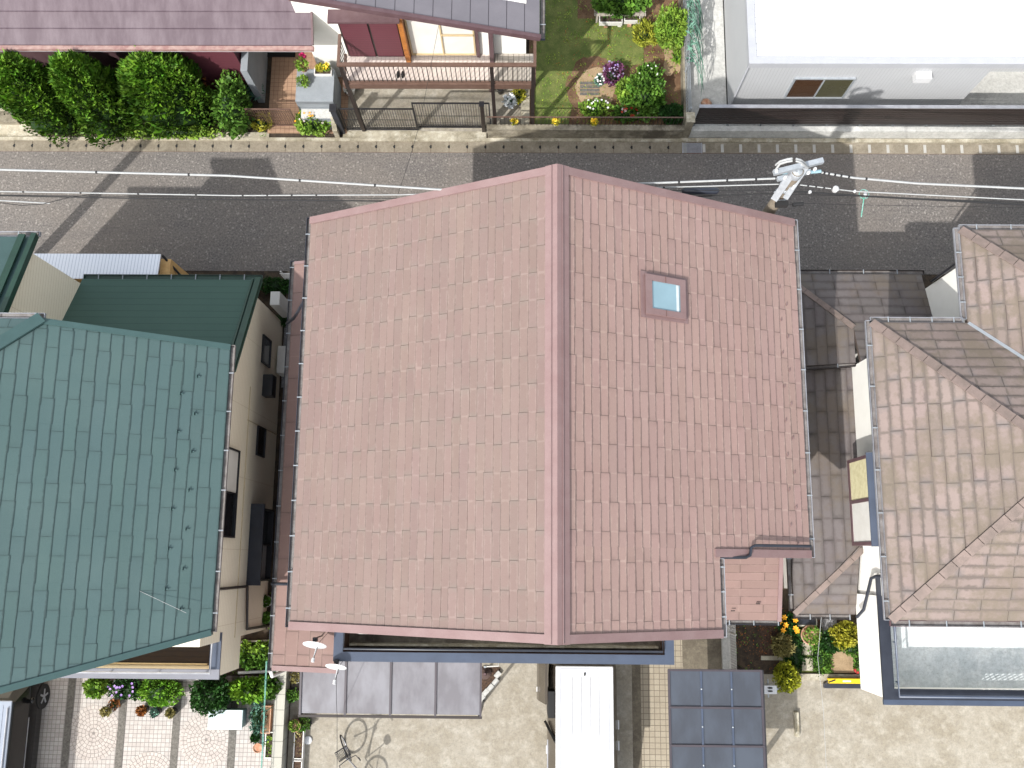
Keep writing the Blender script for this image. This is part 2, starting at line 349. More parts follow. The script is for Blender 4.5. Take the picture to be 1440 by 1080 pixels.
        if True:
            ca = me.color_attributes.new('tint', 'FLOAT_COLOR', 'CORNER'); k = 0
            for f, u in zip(s.f, s.tint):
                c = (u if isinstance(u, tuple) else (u, u, u)) if u is not None else (1,1,1)
                for j in range(len(f)): ca.data[k].color = (*c, 1); k += 1
        me.update()
        o = bpy.data.objects.new(name, me); COL.objects.link(o)
        if parent: o.parent = parent
        elif thing: o.parent = thing
        else: o.location = base
        if bevel:
            md = o.modifiers.new('bevel', 'BEVEL'); md.width = bevel; md.segments = 2; md.limit_method = 'ANGLE'
        return o
def thing(name, label, cat, loc=(0,0,0), group=None):
    o = bpy.data.objects.new(name, None); COL.objects.link(o); o.location = loc; o.empty_display_size = .2
    return tag(o, label, cat, group)
def tag(o, label, cat, group=None, kind=None):
    o['label'] = label; o['category'] = cat
    if group: o['group'] = group
    if kind: o['kind'] = kind
    return o
def struct(name, mb, mats, z=None):
    o = mb.build(name, mats); o['kind'] = 'structure'; return o
def copy_tree(o, parent=None):
    c = o.copy(); COL.objects.link(c)
    if parent: c.parent = parent
    for ch in [x for x in CH.get(o.name, [])]: copy_tree(bpy.data.objects[ch], c)
    return c
CH = {}
def register(o):
    CH[o.name] = [x.name for x in bpy.data.objects if x.parent == o]
    for x in CH[o.name]: register(bpy.data.objects[x])
# ------------------------------------------------------------------ slates
def clip(poly, a, b):
    """keep the part of poly (list of (u,v)) left of the edge a->b"""
    out = []; ex, ey = b[0]-a[0], b[1]-a[1]
    sd = lambda p: ex*(p[1]-a[1]) - ey*(p[0]-a[0])
    for i in range(len(poly)):
        p, q = poly[i], poly[(i+1)%len(poly)]; sp, sq = sd(p), sd(q)
        if sp >= 0: out.append(p)
        if (sp > 0 > sq) or (sp < 0 < sq):
            t = sp/(sp-sq); out.append((p[0]+(q[0]-p[0])*t, p[1]+(q[1]-p[1])*t))
    return out
def area(p): return sum(p[i][0]*p[(i+1)%len(p)][1]-p[(i+1)%len(p)][0]*p[i][1] for i in range(len(p)))/2
def slates(mb, O, U, poly3, row=.193, L=1.15, th=.016, gap=.005, var=.06, jit=.014, seed=1, stag=.5):
    """courses of slates over the convex 3D polygon; U runs along the eave, the courses climb at right angles to it"""
    rnd = random.Random(seed); O = Vector(O); U = Vector(U).normalized()
    P = [Vector(p) for p in poly3]; n = Vector((0,0,0))
    for i in range(len(P)): n += (P[i]-O).cross(P[(i+1)%len(P)]-O)
    n.normalize()
    if n.z < 0: n = -n
    V = n.cross(U).normalized()
    if V.z < 0: V = -V
    uv = [((p-O).dot(U), (p-O).dot(V)) for p in P]
    if area(uv) < 0: uv = uv[::-1]
    v0 = min(p[1] for p in uv); v1 = max(p[1] for p in uv); u0 = min(p[0] for p in uv); u1 = max(p[0] for p in uv)
    r = int(math.floor(v0/row+1e-6)); fl = U.cross(V).dot(n) < 0
    while r*row < v1:
        a, b = r*row, (r+1)*row; k = int(math.floor((u0-L)/L)); off = (r % 2)*L*stag + rnd.uniform(-.03,.03)
        while k*L+off < u1:
            c, d = k*L+off, (k+1)*L+off; jj = rnd.uniform(-jit, jit)
            q = [(c+gap/2, a+jj), ((c+d)/2, a+jj), ((c+d)/2, a+jj-jit*rnd.uniform(.4,1.4)), (d-gap/2, a+jj-jit*rnd.uniform(.4,1.2)), (d-gap/2, b-.002), (c+gap/2, b-.002)]
            for i in range(len(uv)): 
                q = clip(q, uv[i], uv[(i+1)%len(uv)])
                if len(q) < 3: break
            if len(q) >= 3 and abs(area(q)) > 1e-4:
                if fl: q = q[::-1]
                t = 1+rnd.uniform(-var, var); tt = (t, t*rnd.uniform(.985,1.015), t*rnd.uniform(.985,1.015))
                lv = lambda p: .004 + (th-.004)*max(0, min(1, (b-p[1])/row))
                top = [O+U*p[0]+V*p[1]+n*lv(p) for p in q]
                mb.face(top, 0, [(2*(p[0]-c)/L, max(0, min(1, (p[1]-a)/row))) for p in q], tt)
                bot = [O+U*p[0]+V*p[1]-n*.004 for p in q]; m = len(q)
                for i in range(m): mb.face([top[i], bot[i], bot[(i+1)%m], top[(i+1)%m]], 1)
            k += 1
        r += 1
# ------------------------------------------------------------------ plants
def leaves(mb, c, r, n, size, seed=0, lump=.2, mi=0, shell=.55, asp=1.7, up=.3, out=.6, zmin=-1., var=.35, tintc=(1,1,1), nseed=None):
    rnd = random.Random(seed); c = Vector(c)
    for _ in range(n):
        while True:
            d = Vector((rnd.gauss(0,1), rnd.gauss(0,1), rnd.gauss(0,1)))
            if d.length > .1:
                d.normalize()
                if d.z > zmin: break
        q = (1 + lump*2*mnoise.noise(d*1.9+Vector((seed*3.1, 0, seed*1.7)))) * (1-(1-shell)*rnd.random()**1.8)
        p = c + Vector((d.x*r[0]*q, d.y*r[1]*q, d.z*r[2]*q))
        cl = mnoise.noise(p*4.5+Vector((seed,0,0)))
        ax = (d*out + Vector((rnd.uniform(-1,1), rnd.uniform(-1,1), rnd.uniform(-.6,1)))*.8 + Vector((0,0,up))).normalized()
        sd_ = ax.cross(Vector((rnd.uniform(-1,1), rnd.uniform(-1,1), rnd.uniform(-1,1)))).normalized()
        s_ = size*rnd.uniform(.6, 1.35)*(1+cl*.5); l = s_*asp
        t = 1 + rnd.uniform(-var, var) + cl*.5
        mb.face([p-ax*l*.5, p+sd_*s_*.45, p+ax*l*.5, p-sd_*s_*.45], mi, None, (t*tintc[0], t*tintc[1], t*tintc[2]))
def plant(name, label, cat, c, r, n, size, leaf='mleaf', core='dleaf', group=None, seed=1, flowers=(), stem=True, base=0., **kw):
    """a bush as a thing: foliage (with an uneven crown), stem and its flowers"""
    c = Vector(c); t = thing(name, label, cat, (c.x, c.y, base), group)
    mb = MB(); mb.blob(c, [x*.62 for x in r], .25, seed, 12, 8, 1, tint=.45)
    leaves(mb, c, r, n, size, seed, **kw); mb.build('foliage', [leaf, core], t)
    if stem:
        s_ = MB(); s_.tube([(c.x, c.y, base), (c.x+.02, c.y, base+.5*(c.z-base)), (c.x, c.y, c.z)], [.03, .025, .015], 6); s_.build('stem', 'darkbrown', t)
    for fm, k, fs in flowers:
        f = MB(); rnd = random.Random(seed+9)
        for _ in range(k):
            a = rnd.uniform(0, 6.28); q = rnd.random()**.5*.95
            p = c + Vector((math.cos(a)*r[0]*q, math.sin(a)*r[1]*q, r[2]*math.sqrt(max(0, 1-q*q))*1.02+.02))
            for j in range(6):
                b = j*1.047+a; e = Vector((math.cos(b), math.sin(b), .25)); g = Vector((-math.sin(b), math.cos(b), 0))
                f.face([p, p+e*fs*.6-g*fs*.28, p+e*fs, p+e*fs*.6+g*fs*.28], 0, None, rnd.uniform(.85, 1.1))
        f.build('flowers', fm, t)
    return t
def pot(name, label, c, r, h, mat, leaf=None, n=220, size=.05, group=None, plantr=None, seed=1, soil='darksoil', flowers=None):
    t = thing(name, label, 'flower pot', c, group); c = Vector(c)
    m = MB(); m.lathe(c, [(r*.72, 0), (r*.95, h*.9), (r, h*.92), (r, h), (r*.88, h), (r*.85, h*.86)], 18); m.build('pot', mat, t)
    m = MB(); m.lathe(c+Vector((0,0,h*.8)), [(r*.86, 0), (r*.5, .01)], 14); m.build('soil', soil, t)
    if leaf:
        m = MB(); pr = plantr or r*.9
        leaves(m, c+Vector((0,0,h+pr*.45)), (pr, pr, pr*.7), n, size, seed, zmin=-.6); 
        if flowers: leaves(m, c+Vector((0,0,h+pr*.6)), (pr*.8, pr*.8, pr*.7), 26, size*1.4, seed+1, mi=1, zmin=.2, shell=.9)
        m.build('foliage', [leaf, flowers] if flowers else leaf, t)
    return t
# ================================================================== SETTING
def rect(name, mat, x0, y0, x1, y1, z):
    m = MB(); m.face([(x0,y0,z),(x1,y0,z),(x1,y1,z),(x0,y1,z)]); return struct(name, m, mat)
def polyp(name, mat, pts, z):
    m = MB(); m.face([tuple(W(a,b,0)[:2])+(z,) for a,b in pts]); return struct(name, m, mat)
rect('ground', 'darksoil', -150, -150, 150, 150, -.012)
rect('road', 'asphalt', -60, 8.45, 60, 12.26, .0)
rect('yard_pavement', 'yard', -6.35, -14, 3.02, 0, .0)
rect('drain_strip', 'yard_dark', 3.02, -14, 3.26, -1.2, .004)
rect('tiled_path', 'tile_path', 3.26, -14, 4.42, -1.2, .008)
rect('side_pavement', 'yard_dark', 4.42, -3.6, 5.5, .6, .004)
rect('neighbour_pavement', 'yard', 5.62, -14, 24, -2.98, .0)
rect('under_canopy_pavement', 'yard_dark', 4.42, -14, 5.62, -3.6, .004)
rect('north_strip', 'yard_dark', -7.1, 7.6, 7, 8.45, -.004)
rect('court_pavement', 'tile_court', -20, -14, -6.78, -2.6, .0)
# fans of setts and cobble strips laid into the court
m = MB(); g = MB(); rnd = random.Random(3)
for cx, cy, rr in [(132, 1031, .71), (290, 1040, .71), (209, 1097, .71)]:
    c = W(cx, cy, 0); g.face([(c.x+rr*math.cos(a*.2618), c.y+rr*math.sin(a*.2618), .004) for a in range(24)])
    k = 0; r0 = .04
    while r0 < rr-.05:
        r1 = r0+.098; n = max(4, int(2*math.pi*(r0+.05)/.105)); ph = rnd.random()
        for i in range(n):
            a0 = 2*math.pi*(i+ph)/n + .008/(r0+.1); a1 = 2*math.pi*(i+1+ph)/n - .008/(r0+.1); t = rnd.uniform(.9, 1.05)
            m.face([(c.x+r*math.cos(a), c.y+r*math.sin(a), .008) for r, a in ((r0+.006,a0),(r1-.004,a0),(r1-.004,a1),(r0+.006,a1))])
        r0 = r1
struct('court_fan_grout', g, 'grout'); struct('court_fan_setts', m, 'fan')
m = MB()
for px in (95, 170, 247, 327):
    a = W(px, 1030, 0); m.face([(a.x-.1,-14,.012),(a.x+.1,-14,.012),(a.x+.1,-2.9,.012),(a.x-.1,-2.9,.012)])
struct('cobble_strips', m, 'cobble')
rect('planting_bed_soil', 'darksoil', -12.6, -3.2, -6.78, -2.35, .016)
rect('side_alley_gravel', 'gravel', -7.1, 4.9, -6.3, 7.6, .0)
# gutter with cover slabs and its kerb on the far side of the road
rect('road_gutter', 'slate_gap', -30, 12.262, 30, 12.62, -.004)
m = MB(); x = -16.9
while x < 4.7:
    m.box(x+.006, 12.27, -.03, x+.56-.006, 12.62, .012); x += .56
m.box(5.42, 12.27, -.03, 26, 12.62, .011); struct('gutter_covers', m, 'cover')
m = MB(); x = -16.9
while x < 4.7: m.box(x-.028, 12.4, .0, x+.024, 12.5, .016); m.box(x-.045, 12.43, .0, x-.01, 12.47, .0158); x += .56
struct('gutter_slots', m, 'rubber')
m = MB(); x = 5.42
for i in range(30): m.box(x, 12.3, .0, x+.085, 12.56, .016); x += .56
struct('gutter_bars', m, 'cover2')
m = MB(); m.box(-30, 12.62, -.1, 4.75, 12.72, .06); m.box(4.75, 12.56+.06, -.1, 30, 12.74, .07); struct('kerb', m, 'curb')
m = MB(); m.box(-5.62, 12.72, -.1, -1.2, 12.95, .035); m.box(-11.4, 12.72, -.1, -7.9, 12.9, .035); struct('driveway_apron', m, 'curb')
t = thing('drain_grate', 'grey steel drain grate in the gutter at the end of the block garden wall', 'drain grate', (5.1,12.45,.0))
m = MB()
for i in range(9): m.box(4.83, 12.29+i*.036, .0, 5.38, 12.30+i*.036+.008, .016)
m.build('bars', 'galv', t); m = MB(); m.box(4.8, 12.27, -.02, 4.83, 12.61, .018); m.box(5.38, 12.27, -.02, 5.41, 12.61, .018); m.build('frame', 'silver', t)
# north side grounds
rect('carport_slab', 'yard', -5.6, 12.9, -.15, 15.6, .02)
rect('porch_tiles', 'tile_porch', -7.95, 12.86, -5.5, 16.5, .05)
rect('hedge_bed_soil', 'darksoil', -20, 12.72, -7.95, 16, .0)
rect('garden_soil', 'soil', .1, 12.95, 4.9, 20, .06)
polyp('lawn', 'lawn', [(752,176),(750,-60),(812,-60),(812,28),(905,30),(905,92),(862,95),(845,84),(818,88),(800,118),(806,140),(800,176)], .075)
def ragged(name, mat, px, py, rx, ry, z, seed, amp=.22):
    c = W(px, py, 0); m = MB(); m.face([(c.x+rx*math.cos(a*.1309)*(1+amp*mnoise.noise(Vector((math.cos(a*.1309)*1.6,math.sin(a*.1309)*1.6,seed)))+.12*mnoise.noise(Vector((math.cos(a*.1309)*6,math.sin(a*.1309)*6,seed)))), c.y+ry*math.sin(a*.1309)*(1+amp*mnoise.noise(Vector((math.cos(a*.1309)*1.6,math.sin(a*.1309)*1.6,seed+4)))+.12*mnoise.noise(Vector((math.cos(a*.1309)*7,math.sin(a*.1309)*7,seed)))), z) for a in range(48)]); return struct(name, m, mat)
ragged('garden_dark_soil', 'soil', 836, 124, .86, 1.0, .080, 1)
ragged('garden_dirt_patch', 'sand', 838, 126, .62, .68, .086, 2)
ragged('sandy_path_patch', 'sand', 944, 88, .3, .55, .07, 5, .5)
m = MB()
for j in range(4): a = W(829, 119+j*5, 0); m.box(a.x-.3, a.y-.045, .08, a.x+.3, a.y+.045, .1)
struct('brick_patch', m, 'cobble')
rect('white_driveway', 'paleconc', 4.95, 12.9, 6.3, 24, .03)
rect('warehouse_apron', 'paleconc', 6.3, 12.9, 24, 16, .012)
# neighbour garden ground on the right (between main house and right house)
polyp('garden_chips', 'chips', [(1068,878),(1105,878),(1100,925),(1068,925)], .012)
polyp('garden_ground', 'darksoil', [(1066,830),(1215,830),(1215,948),(1066,948)], .004)
polyp('moss_lawn', 'lawn', [(1100,890),(1128,880),(1168,885),(1168,946),(1094,946)], .016)
polyp('garden_sand', 'sand', [(1166,912),(1207,912),(1207,946),(1168,946)], .02)
polyp('garden_gravel', 'gravel', [(1152,868),(1176,868),(1176,890),(1158,892)], .02)
m = MB(); a = W(1095,951,0); m.box(a.x, a.y-.09, -.02, a.x+4.5, a.y+.08, .09); m.box(W(1070,926,0).x, W(1070,928,0).y, 0, W(1100,926,0).x, W(1070,922,0).y, .05); struct('garden_kerb', m, 'curb')

# ================================================================== helpers for houses
def gutter(t, a, b, w=.12, clips=.9, mat='navydark', inner='gutterleaf', side=1):
    """open box gutter with a dirty bed and strap brackets"""
    a = Vector(a); b = Vector(b); d = (b-a); L = d.length; d.normalize(); n = Vector((-d.y, d.x, 0))
    m = MB(); h = .07
    m.beam(a+n*w/2, b+n*w/2, .012, h, mi=0); m.beam(a-n*w/2, b-n*w/2, .012, h, mi=0)
    m.beam(a-Vector((0,0,h/2-.005)), b-Vector((0,0,h/2-.005)), w-.02, .012, mi=1)
    m.beam(a-n*(w/2), a+n*(w/2), .012, h, mi=0); m.beam(b-n*(w/2), b+n*(w/2), .012, h, mi=0)
    k = .4
    while k < L: p = a+d*k; m.beam(p-n*w*.62+Vector((0,0,h/2+.004)), p+n*w*.62+Vector((0,0,h/2+.004)), .025, .006, mi=2); k += clips
    return m.build('gutter', [mat, inner, 'greyblock'], t)
def pipe(t, pts, r=.035, mat='navydark', name='downpipe'):
    m = MB(); m.tube(pts, r, 8); return m.build(name, mat, t)
def window(t, c, w, h, face='x', out=.05, panes=('darkglass','darkglass'), frame='black', depth=.05, name='window'):
    """window in a wall facing along +-x or +-y; c is the centre on the wall plane"""
    c = Vector(c); s = out
    def B(m, u0, z0, u1, z1, d0, d1, mi=0):
        if face == 'x': m.box(c.x+d0, c.y+u0, c.z+z0, c.x+d1, c.y+u1, c.z+z1, mi)
        else: m.box(c.x+u0, c.y+d0, c.z+z0, c.x+u1, c.y+d1, c.z+z1, mi)
    m = MB(); f = .045
    B(m, -w/2, -h/2, w/2, -h/2+f, -.02*0, s); B(m, -w/2, h/2-f, w/2, h/2, 0, s)
    B(m, -w/2, -h/2+f, -w/2+f, h/2-f, 0, s*.98); B(m, w/2-f, -h/2+f, w/2, h/2-f, 0, s*.98); 
    n = len(panes)
    for i in range(1, n): u = -w/2+w*i/n; B(m, u-.02, -h/2+f, u+.02, h/2-f, 0, s*.9)
    fo = m.build(name, frame, t)
    for i, p in enumerate(panes):
        g = MB(); B(g, -w/2+f*.9+(w-2*f)*i/n, -h/2+f*.9, -w/2+f+(w-2*f)*(i+1)/n, h/2-f*.9, .003, s*.5)
        go = g.build('pane', p, t); go.parent = fo
    return fo
# ================================================================== MAIN HOUSE
XW, XE, XR, YS, YN, ZE, ZR = -5.05, 6.30, .65, -1.52, 7.92, 5.8, 8.8
house = thing('house', 'two storey house under a big faded rose pink gable roof with one skylight', 'house', (.6, 3.2, 0))
m = MB()
def gable(m, y0, y1, xa, xb, xr, zs, zr_):
    p = [(xa,0),(xb,0),(xb,zs),(xr,zr_),(xa,zs)]; f = [Vector((x,y0,z)) for x,z in p]; b = [Vector((x,y1,z)) for x,z in p]; n = 5
    m.idx(f+b, [list(range(n)), list(range(2*n-1, n-1, -1))]+[(i, n+i, n+(i+1)%n, (i+1)%n)[::-1] for i in range(n)])
gable(m, .55, 7.5, -4.55, 5.8, XR, 5.9, 8.55)
p = [(-4.55,0),(3.6,0),(3.6,6.9),(XR,8.45),(-4.55,5.85)]
m.idx([Vector((x,-1.1,z)) for x,z in p]+[Vector((x,.5495,z)) for x,z in p], [list(range(5)), list(range(9,4,-1))]+[(i, 5+i, 5+(i+1)%5, (i+1)%5)[::-1] for i in range(5)])
m.build('wall', 'offwhite', house)
def zE(x): return ZR-(x-XR)*(ZR-ZE)/(XE-XR)
def zWt(x): return ZR-(XR-x)*(ZR-ZE)/(XR-XW)
XN, YNt = 4.07, .10
# roof decks
m = MB()
m.slab([(XW,YS,ZE),(XR,YS,ZR),(XR,YN,ZR),(XW,YN,ZE)], .12)
m.build('roof_west', 'pinkcap', house)
m = MB()
m.slab([(XR,YNt,ZR),(XE,YNt,ZE),(XE,YN,ZE),(XR,YN,ZR)], .12)
m.slab([(XR,YS,ZR),(XN,YS,zE(XN)),(XN,YNt-.001,zE(XN)),(XR,YNt-.001,ZR)], .12)
m.build('roof_east', 'pinkcap', house)
m = MB(); tr = .17
slates(m, (XW,0,ZE+.006), (0,1,0), [(XW,YS+tr,ZE+.006),(XR,YS+tr,ZR+.006),(XR,YN-tr,ZR+.006),(XW,YN-tr,ZE+.006)], .1935, 1.14, seed=2)
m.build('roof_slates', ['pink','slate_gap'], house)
m = MB()
A = [(XR,YNt+tr,ZR+.006),(XE,YNt+tr,ZE+.006),(XE,YN-tr,ZE+.006),(XR,YN-tr,ZR+.006)]
Bq = [(XR,YS+tr,ZR+.006),(XN,YS+tr,zE(XN)+.006),(XN,YNt+tr,zE(XN)+.006),(XR,YNt+tr,ZR+.006)]
slates(m, (XE,0,ZE+.006), (0,1,0), A, .1935, 1.14, seed=5); slates(m, (XE,0,ZE+.006), (0,1,0), Bq, .1935, 1.14, seed=5)
m.build('roof_slates', ['pinkE','slate_gap'], house)
# verges (rake trims) and ridge cap
o = .035
def trimbar(a, b, w=.17, h=.045, mat='pinkcap', t=None, name='verge_trim'): q = MB(); q.beam(a, b, w, h); return q.build(name, mat, t or house)
for y in (YS+.085, YN-.085):
    trimbar((XW-.02,y,ZE+o),(XR,y,ZR+o))
    xe, ze_ = (XE+.02, ZE) if y > 0 else (XN+.02, zE(XN+.02))
    trimbar((XR,y,ZR+o),(xe,y,ze_+o))
trimbar((XN-.1,YNt+.085,zE(XN-.1)+o),(XE+.02,YNt+.085,ZE+o))
m = MB()
for s_ in (-1, 1):
    x1 = XR+s_*.24; m.slab([(XR,YS-.01,ZR+.075),(x1,YS-.01,(zE(x1) if s_>0 else zWt(x1))+.065),(x1,YN+.01,(zE(x1) if s_>0 else zWt(x1))+.065),(XR,YN+.01,ZR+.075)][::s_ if s_>0 else -1], .05)
m.build('ridge_cap', 'pinkcap', house)
m = MB()
for s_ in (-1, 1):
    x1 = XR+s_*.115; m = MB(); m.beam((x1,YS,(zE(x1) if s_>0 else zWt(x1))+.085),(x1,YN,(zE(x1) if s_>0 else zWt(x1))+.085), .012, .02); m.build('ridge_seam', 'pinkcap', house)
# rendered gutters
gutter(house, (XW-.05,YS+.05,ZE-.03),(XW-.05,YN-.0,ZE-.03), .11, .78)
gutter(house, (XE+.05,YNt+.02,ZE-.03),(XE+.05,YN,ZE-.03), .11, .95, 'silver')
gutter(house, (XN+.05,YS+.02,zE(XN)-.05),(XN+.05,YNt-.03,zE(XN)-.05), .10, .5, 'silver')
pipe(house, [W(1014,784,6.95),W(1049,784,6.75),W(1055,781,6.72),W(1056,770,6.74),W(1062,767,6.72),W(1140,768,5.95)], .032)
pipe(house, [(XW-.05,6.1,5.7),(-5.25,6.1,5.2),(-5.9,6.05,3.6),(-6.2,6.02,3.15)], .04)
pipe(house, [(XW-.05,-.2,5.72),(-5.15,-.6,5.6),(-5.2,-.62,3.55),(-6.2,-.62,3.2)], .04)
# snow guards on the east slope
k = 0
for i in range(19):
    y = 7.35-i*.385; x = 5.86 if i % 2 else 6.02
    if y < .4: break
    z = zE(x)+.02; m = MB(); m.box(x-.03,y-.035,z,x-.018,y+.035,z+.045); m.box(x-.1,y-.01,z,x+.0,y+.01,z+.012); m.build('snow_guard', 'pinkcap', house)
# skylight on the east slope
a = W(905,388,7.95); b = W(967,450,7.4); x0, x1, y0, y1 = 2.72, 3.62, 5.42, 6.28
m = MB(); up = .13
def sl(x, h): return zE(x)+h
fr = .13
def slopebox(m, xa, ya, xb, yb, h0, h1, mi=0):
    p = [(xa,ya),(xb,ya),(xb,yb),(xa,yb)]
    m.idx([(x,y,zE(x)+h0) for x,y in p]+[(x,y,zE(x)+h1) for x,y in p], [(3,2,1,0),(4,5,6,7),(0,1,5,4),(1,2,6,5),(2,3,7,6),(3,0,4,7)], mi)
p0 = W(936,420,7.55); cx_, cy_ = p0.x, p0.y; x0, x1, y0, y1 = cx_-.47, cx_+.45, cy_-.42, cy_+.44
slopebox(m, x0,y0,x1,y0+fr,0,up); slopebox(m, x0,y1-fr,x1,y1,0,up); slopebox(m, x0,y0+fr,x0+fr*1.15,y1-fr,0,up+.004); slopebox(m, x1-fr,y0+fr,x1,y1-fr,0,up-.003)
slopebox(m, x0-.1,y0-.07,x0-.002,y1+.07,0,.05); slopebox(m, x0-.002,y1+.002,x1+.05,y1+.07,0,.04); slopebox(m, x0-.002,y0-.07,x1+.05,y0-.002,0,.04); slopebox(m, x1+.002,y0-.002,x1+.06,y1+.002,0,.035)
sk = m.build('skylight', 'pinkcap', house)
m = MB(); slopebox(m, x0+fr*1.15, y0+fr, x1-fr, y1-fr, .06, .10); m.build('glass', 'skylight', house).parent = sk
m = MB(); slopebox(m, x1-fr-.09, y0+fr+.01, x1-fr-.03, y1-fr-.01, .1005, .106); m.build('glazing_bar', 'skyblind', house).parent = sk
for yy in (y0+fr/2, y1-fr/2): m = MB(); slopebox(m, (x0+x1)/2-.008, yy-fr/2-.001, (x0+x1)/2+.008, yy+fr/2+.001, up-.02, up+.004); m.build('frame_joint', 'slate_gap', house).parent = sk
# low lean-to roofs
m = MB(); zl0, zl1 = 3.0, 3.5; LX0, LX1 = -6.12, -4.42
m.slab([(LX0,-2.7,zl0),(LX1,-2.7,zl1),(LX1,7.75,zl1),(LX0,7.75,zl0)], .12); m.box(-5.85,-2.45,0,-4.551,7.5,2.97)
m.build('lean_to', 'pinkcap', house)
m = MB(); slates(m, (LX0,0,zl0+.006), (0,1,0), [(LX0,-2.58,zl0+.006),(LX1,-2.58,zl1+.006),(LX1,7.67,zl1+.006),(LX0,7.67,zl0+.006)], .335, 1.15, seed=8, jit=.004); m.build('lean_to_slates', ['pinklow','slate_gap'], house)
trimbar((LX0,-2.64,zl0+.03),(LX1+.02,-2.64,zl1+.03), .12, .04); trimbar((LX0,7.71,zl0+.03),(LX1,7.71,zl1+.03), .08, .03)
gutter(house, (LX0-.06,-2.7,2.95),(LX0-.06,7.78,2.95), .11, .9)
pipe(house, [(LX0-.05,-2.72,2.95),(LX0-.02,-2.85,2.9),(LX0-.02,-2.85,0)], .045, 'potwhite')
m = MB(); m.slab([(4.13,-1.40,3.0),(6.36,-1.40,3.0),(6.36,.545,3.55),(4.13,.545,3.55)], .12); m.box(3.602,-1.1,2.6,5.9,.3,2.88); m.box(5.1,-.9,0,5.9,.548,2.6)
m.build('porch_roof', 'pinkcap', house)
m = MB(); slates(m, (4.13,-1.40,3.006), (1,0,0), [(4.13,-1.40,3.006),(6.26,-1.40,3.006),(6.26,.54,3.556),(4.13,.54,3.556)], .2, 1.2, seed=9, jit=.004); m.build('porch_slates', ['pinklow','slate_gap'], house)
m = MB(); m.beam((6.31,-1.42,3.03),(6.31,.54,3.58), .1, .05); m.build('porch_verge', 'pinkcap', house)
gutter(house, (4.1,-1.46,2.94),(6.34,-1.46,2.94), .1, .6)
for i,(px,py) in enumerate(((1031,859),(1066,849))):
    a = W(px,py,3.2); m = MB(); m.box(a.x-.05,a.y-.012,a.z-.02,a.x+.05,a.y+.012,3.28+(.55/1.95)*(a.y+1.4)-.18); m.build('snow_guard','darkbrown',house)
# balcony
m = MB(); m.box(-4.35,-2.2,2.75,3.4,-1.101,2.9); m.build('balcony_floor', 'floordark', house)
m = MB(); m.box(-4.4,-2.32,2.6,3.52,-2.2,3.84); m.box(3.4,-2.2,2.6,3.52,-1.101,3.84); m.box(-4.4,-2.2,2.6,-4.28,-1.101,3.84); m.build('balcony_wall', 'brownmetal', house)
m = MB(); m.box(-4.46,-2.38,3.84,3.58,-2.16,3.9); m.box(3.36,-2.16,3.84,3.58,-1.102,3.9); m.box(-4.46,-2.16,3.84,-4.24,-1.102,3.9); m.build('balcony_cap', 'navy', house)
m = MB(); m.tube([(-4.2,-1.12,4.0),(-4.2,-2.08,4.0),(3.3,-2.08,4.0),(3.3,-1.12,4.0)], .028, 8)
for i in range(9): x = -4.2+i*.9375; m.tube([(x,-2.08,3.9),(x,-2.08,4.0)], .015, 6)
m.build('balcony_handrail', 'navydark', house)
m = MB(); m.box(-4.2,-2.07,2.9,3.3,-2.02,3.3); m.build('balcony_skirting','curb',house)
for x in (-2.6, .9): window(house, (x,-1.1,4.1), 2.4, 1.9, 'y', -.06, ('glass','glass'), 'darkbrown')
for x in (-3., .6, 3.9): window(house, (x,7.5,4.4), 1.5, 1., 'y', .06, ('glass','glass'), 'darkbrown')
for y in (5.6, 2.4): window(house, (5.8,y,4.4), 1.3, 1., 'x', .06, ('glass','glass'), 'darkbrown')

# things on and around the main house
def ac_unit(label, x0, y0, z0, w=.42, d=.5, h=.5):
    t = thing('air_conditioner', label, 'AC unit', (x0+w/2, y0+d/2, z0), 'AC units on the long balcony')
    m = MB(); m.box(x0,y0,z0+.05,x0+w,y0+d,z0+h); m.build('casing','potwhite',t, bevel=.02)
    for q in (x0+.03, x0+w-.09): m = MB(); m.box(q,y0+.03,z0,q+.06,y0+d-.03,z0+.05); m.build('foot','rubber',t)
    g = MB(); g.tube([(x0+w*.45,y0-.012,z0+h*.55),(x0+w*.45,y0+.002,z0+h*.55)], .17, 16); g.build('fan_grille','black',t)
    g = MB(); g.tube([(x0+w,y0+.1,z0+.2),(x0+w+.1,y0+.15,z0+.18),(x0+w+.16,y0+.5,z0+.15)], .02, 6); g.build('hose','potwhite',t)
    return t
ac_unit('boxy white AC unit on the west end of the long dark balcony, near the dishes', -3.98, -1.78, 2.9, .42, .55, .62)
ac_unit('white AC unit mostly tucked under the eave at the east end of the long balcony', 2.52, -1.62, 2.9, .36, .3, .6)
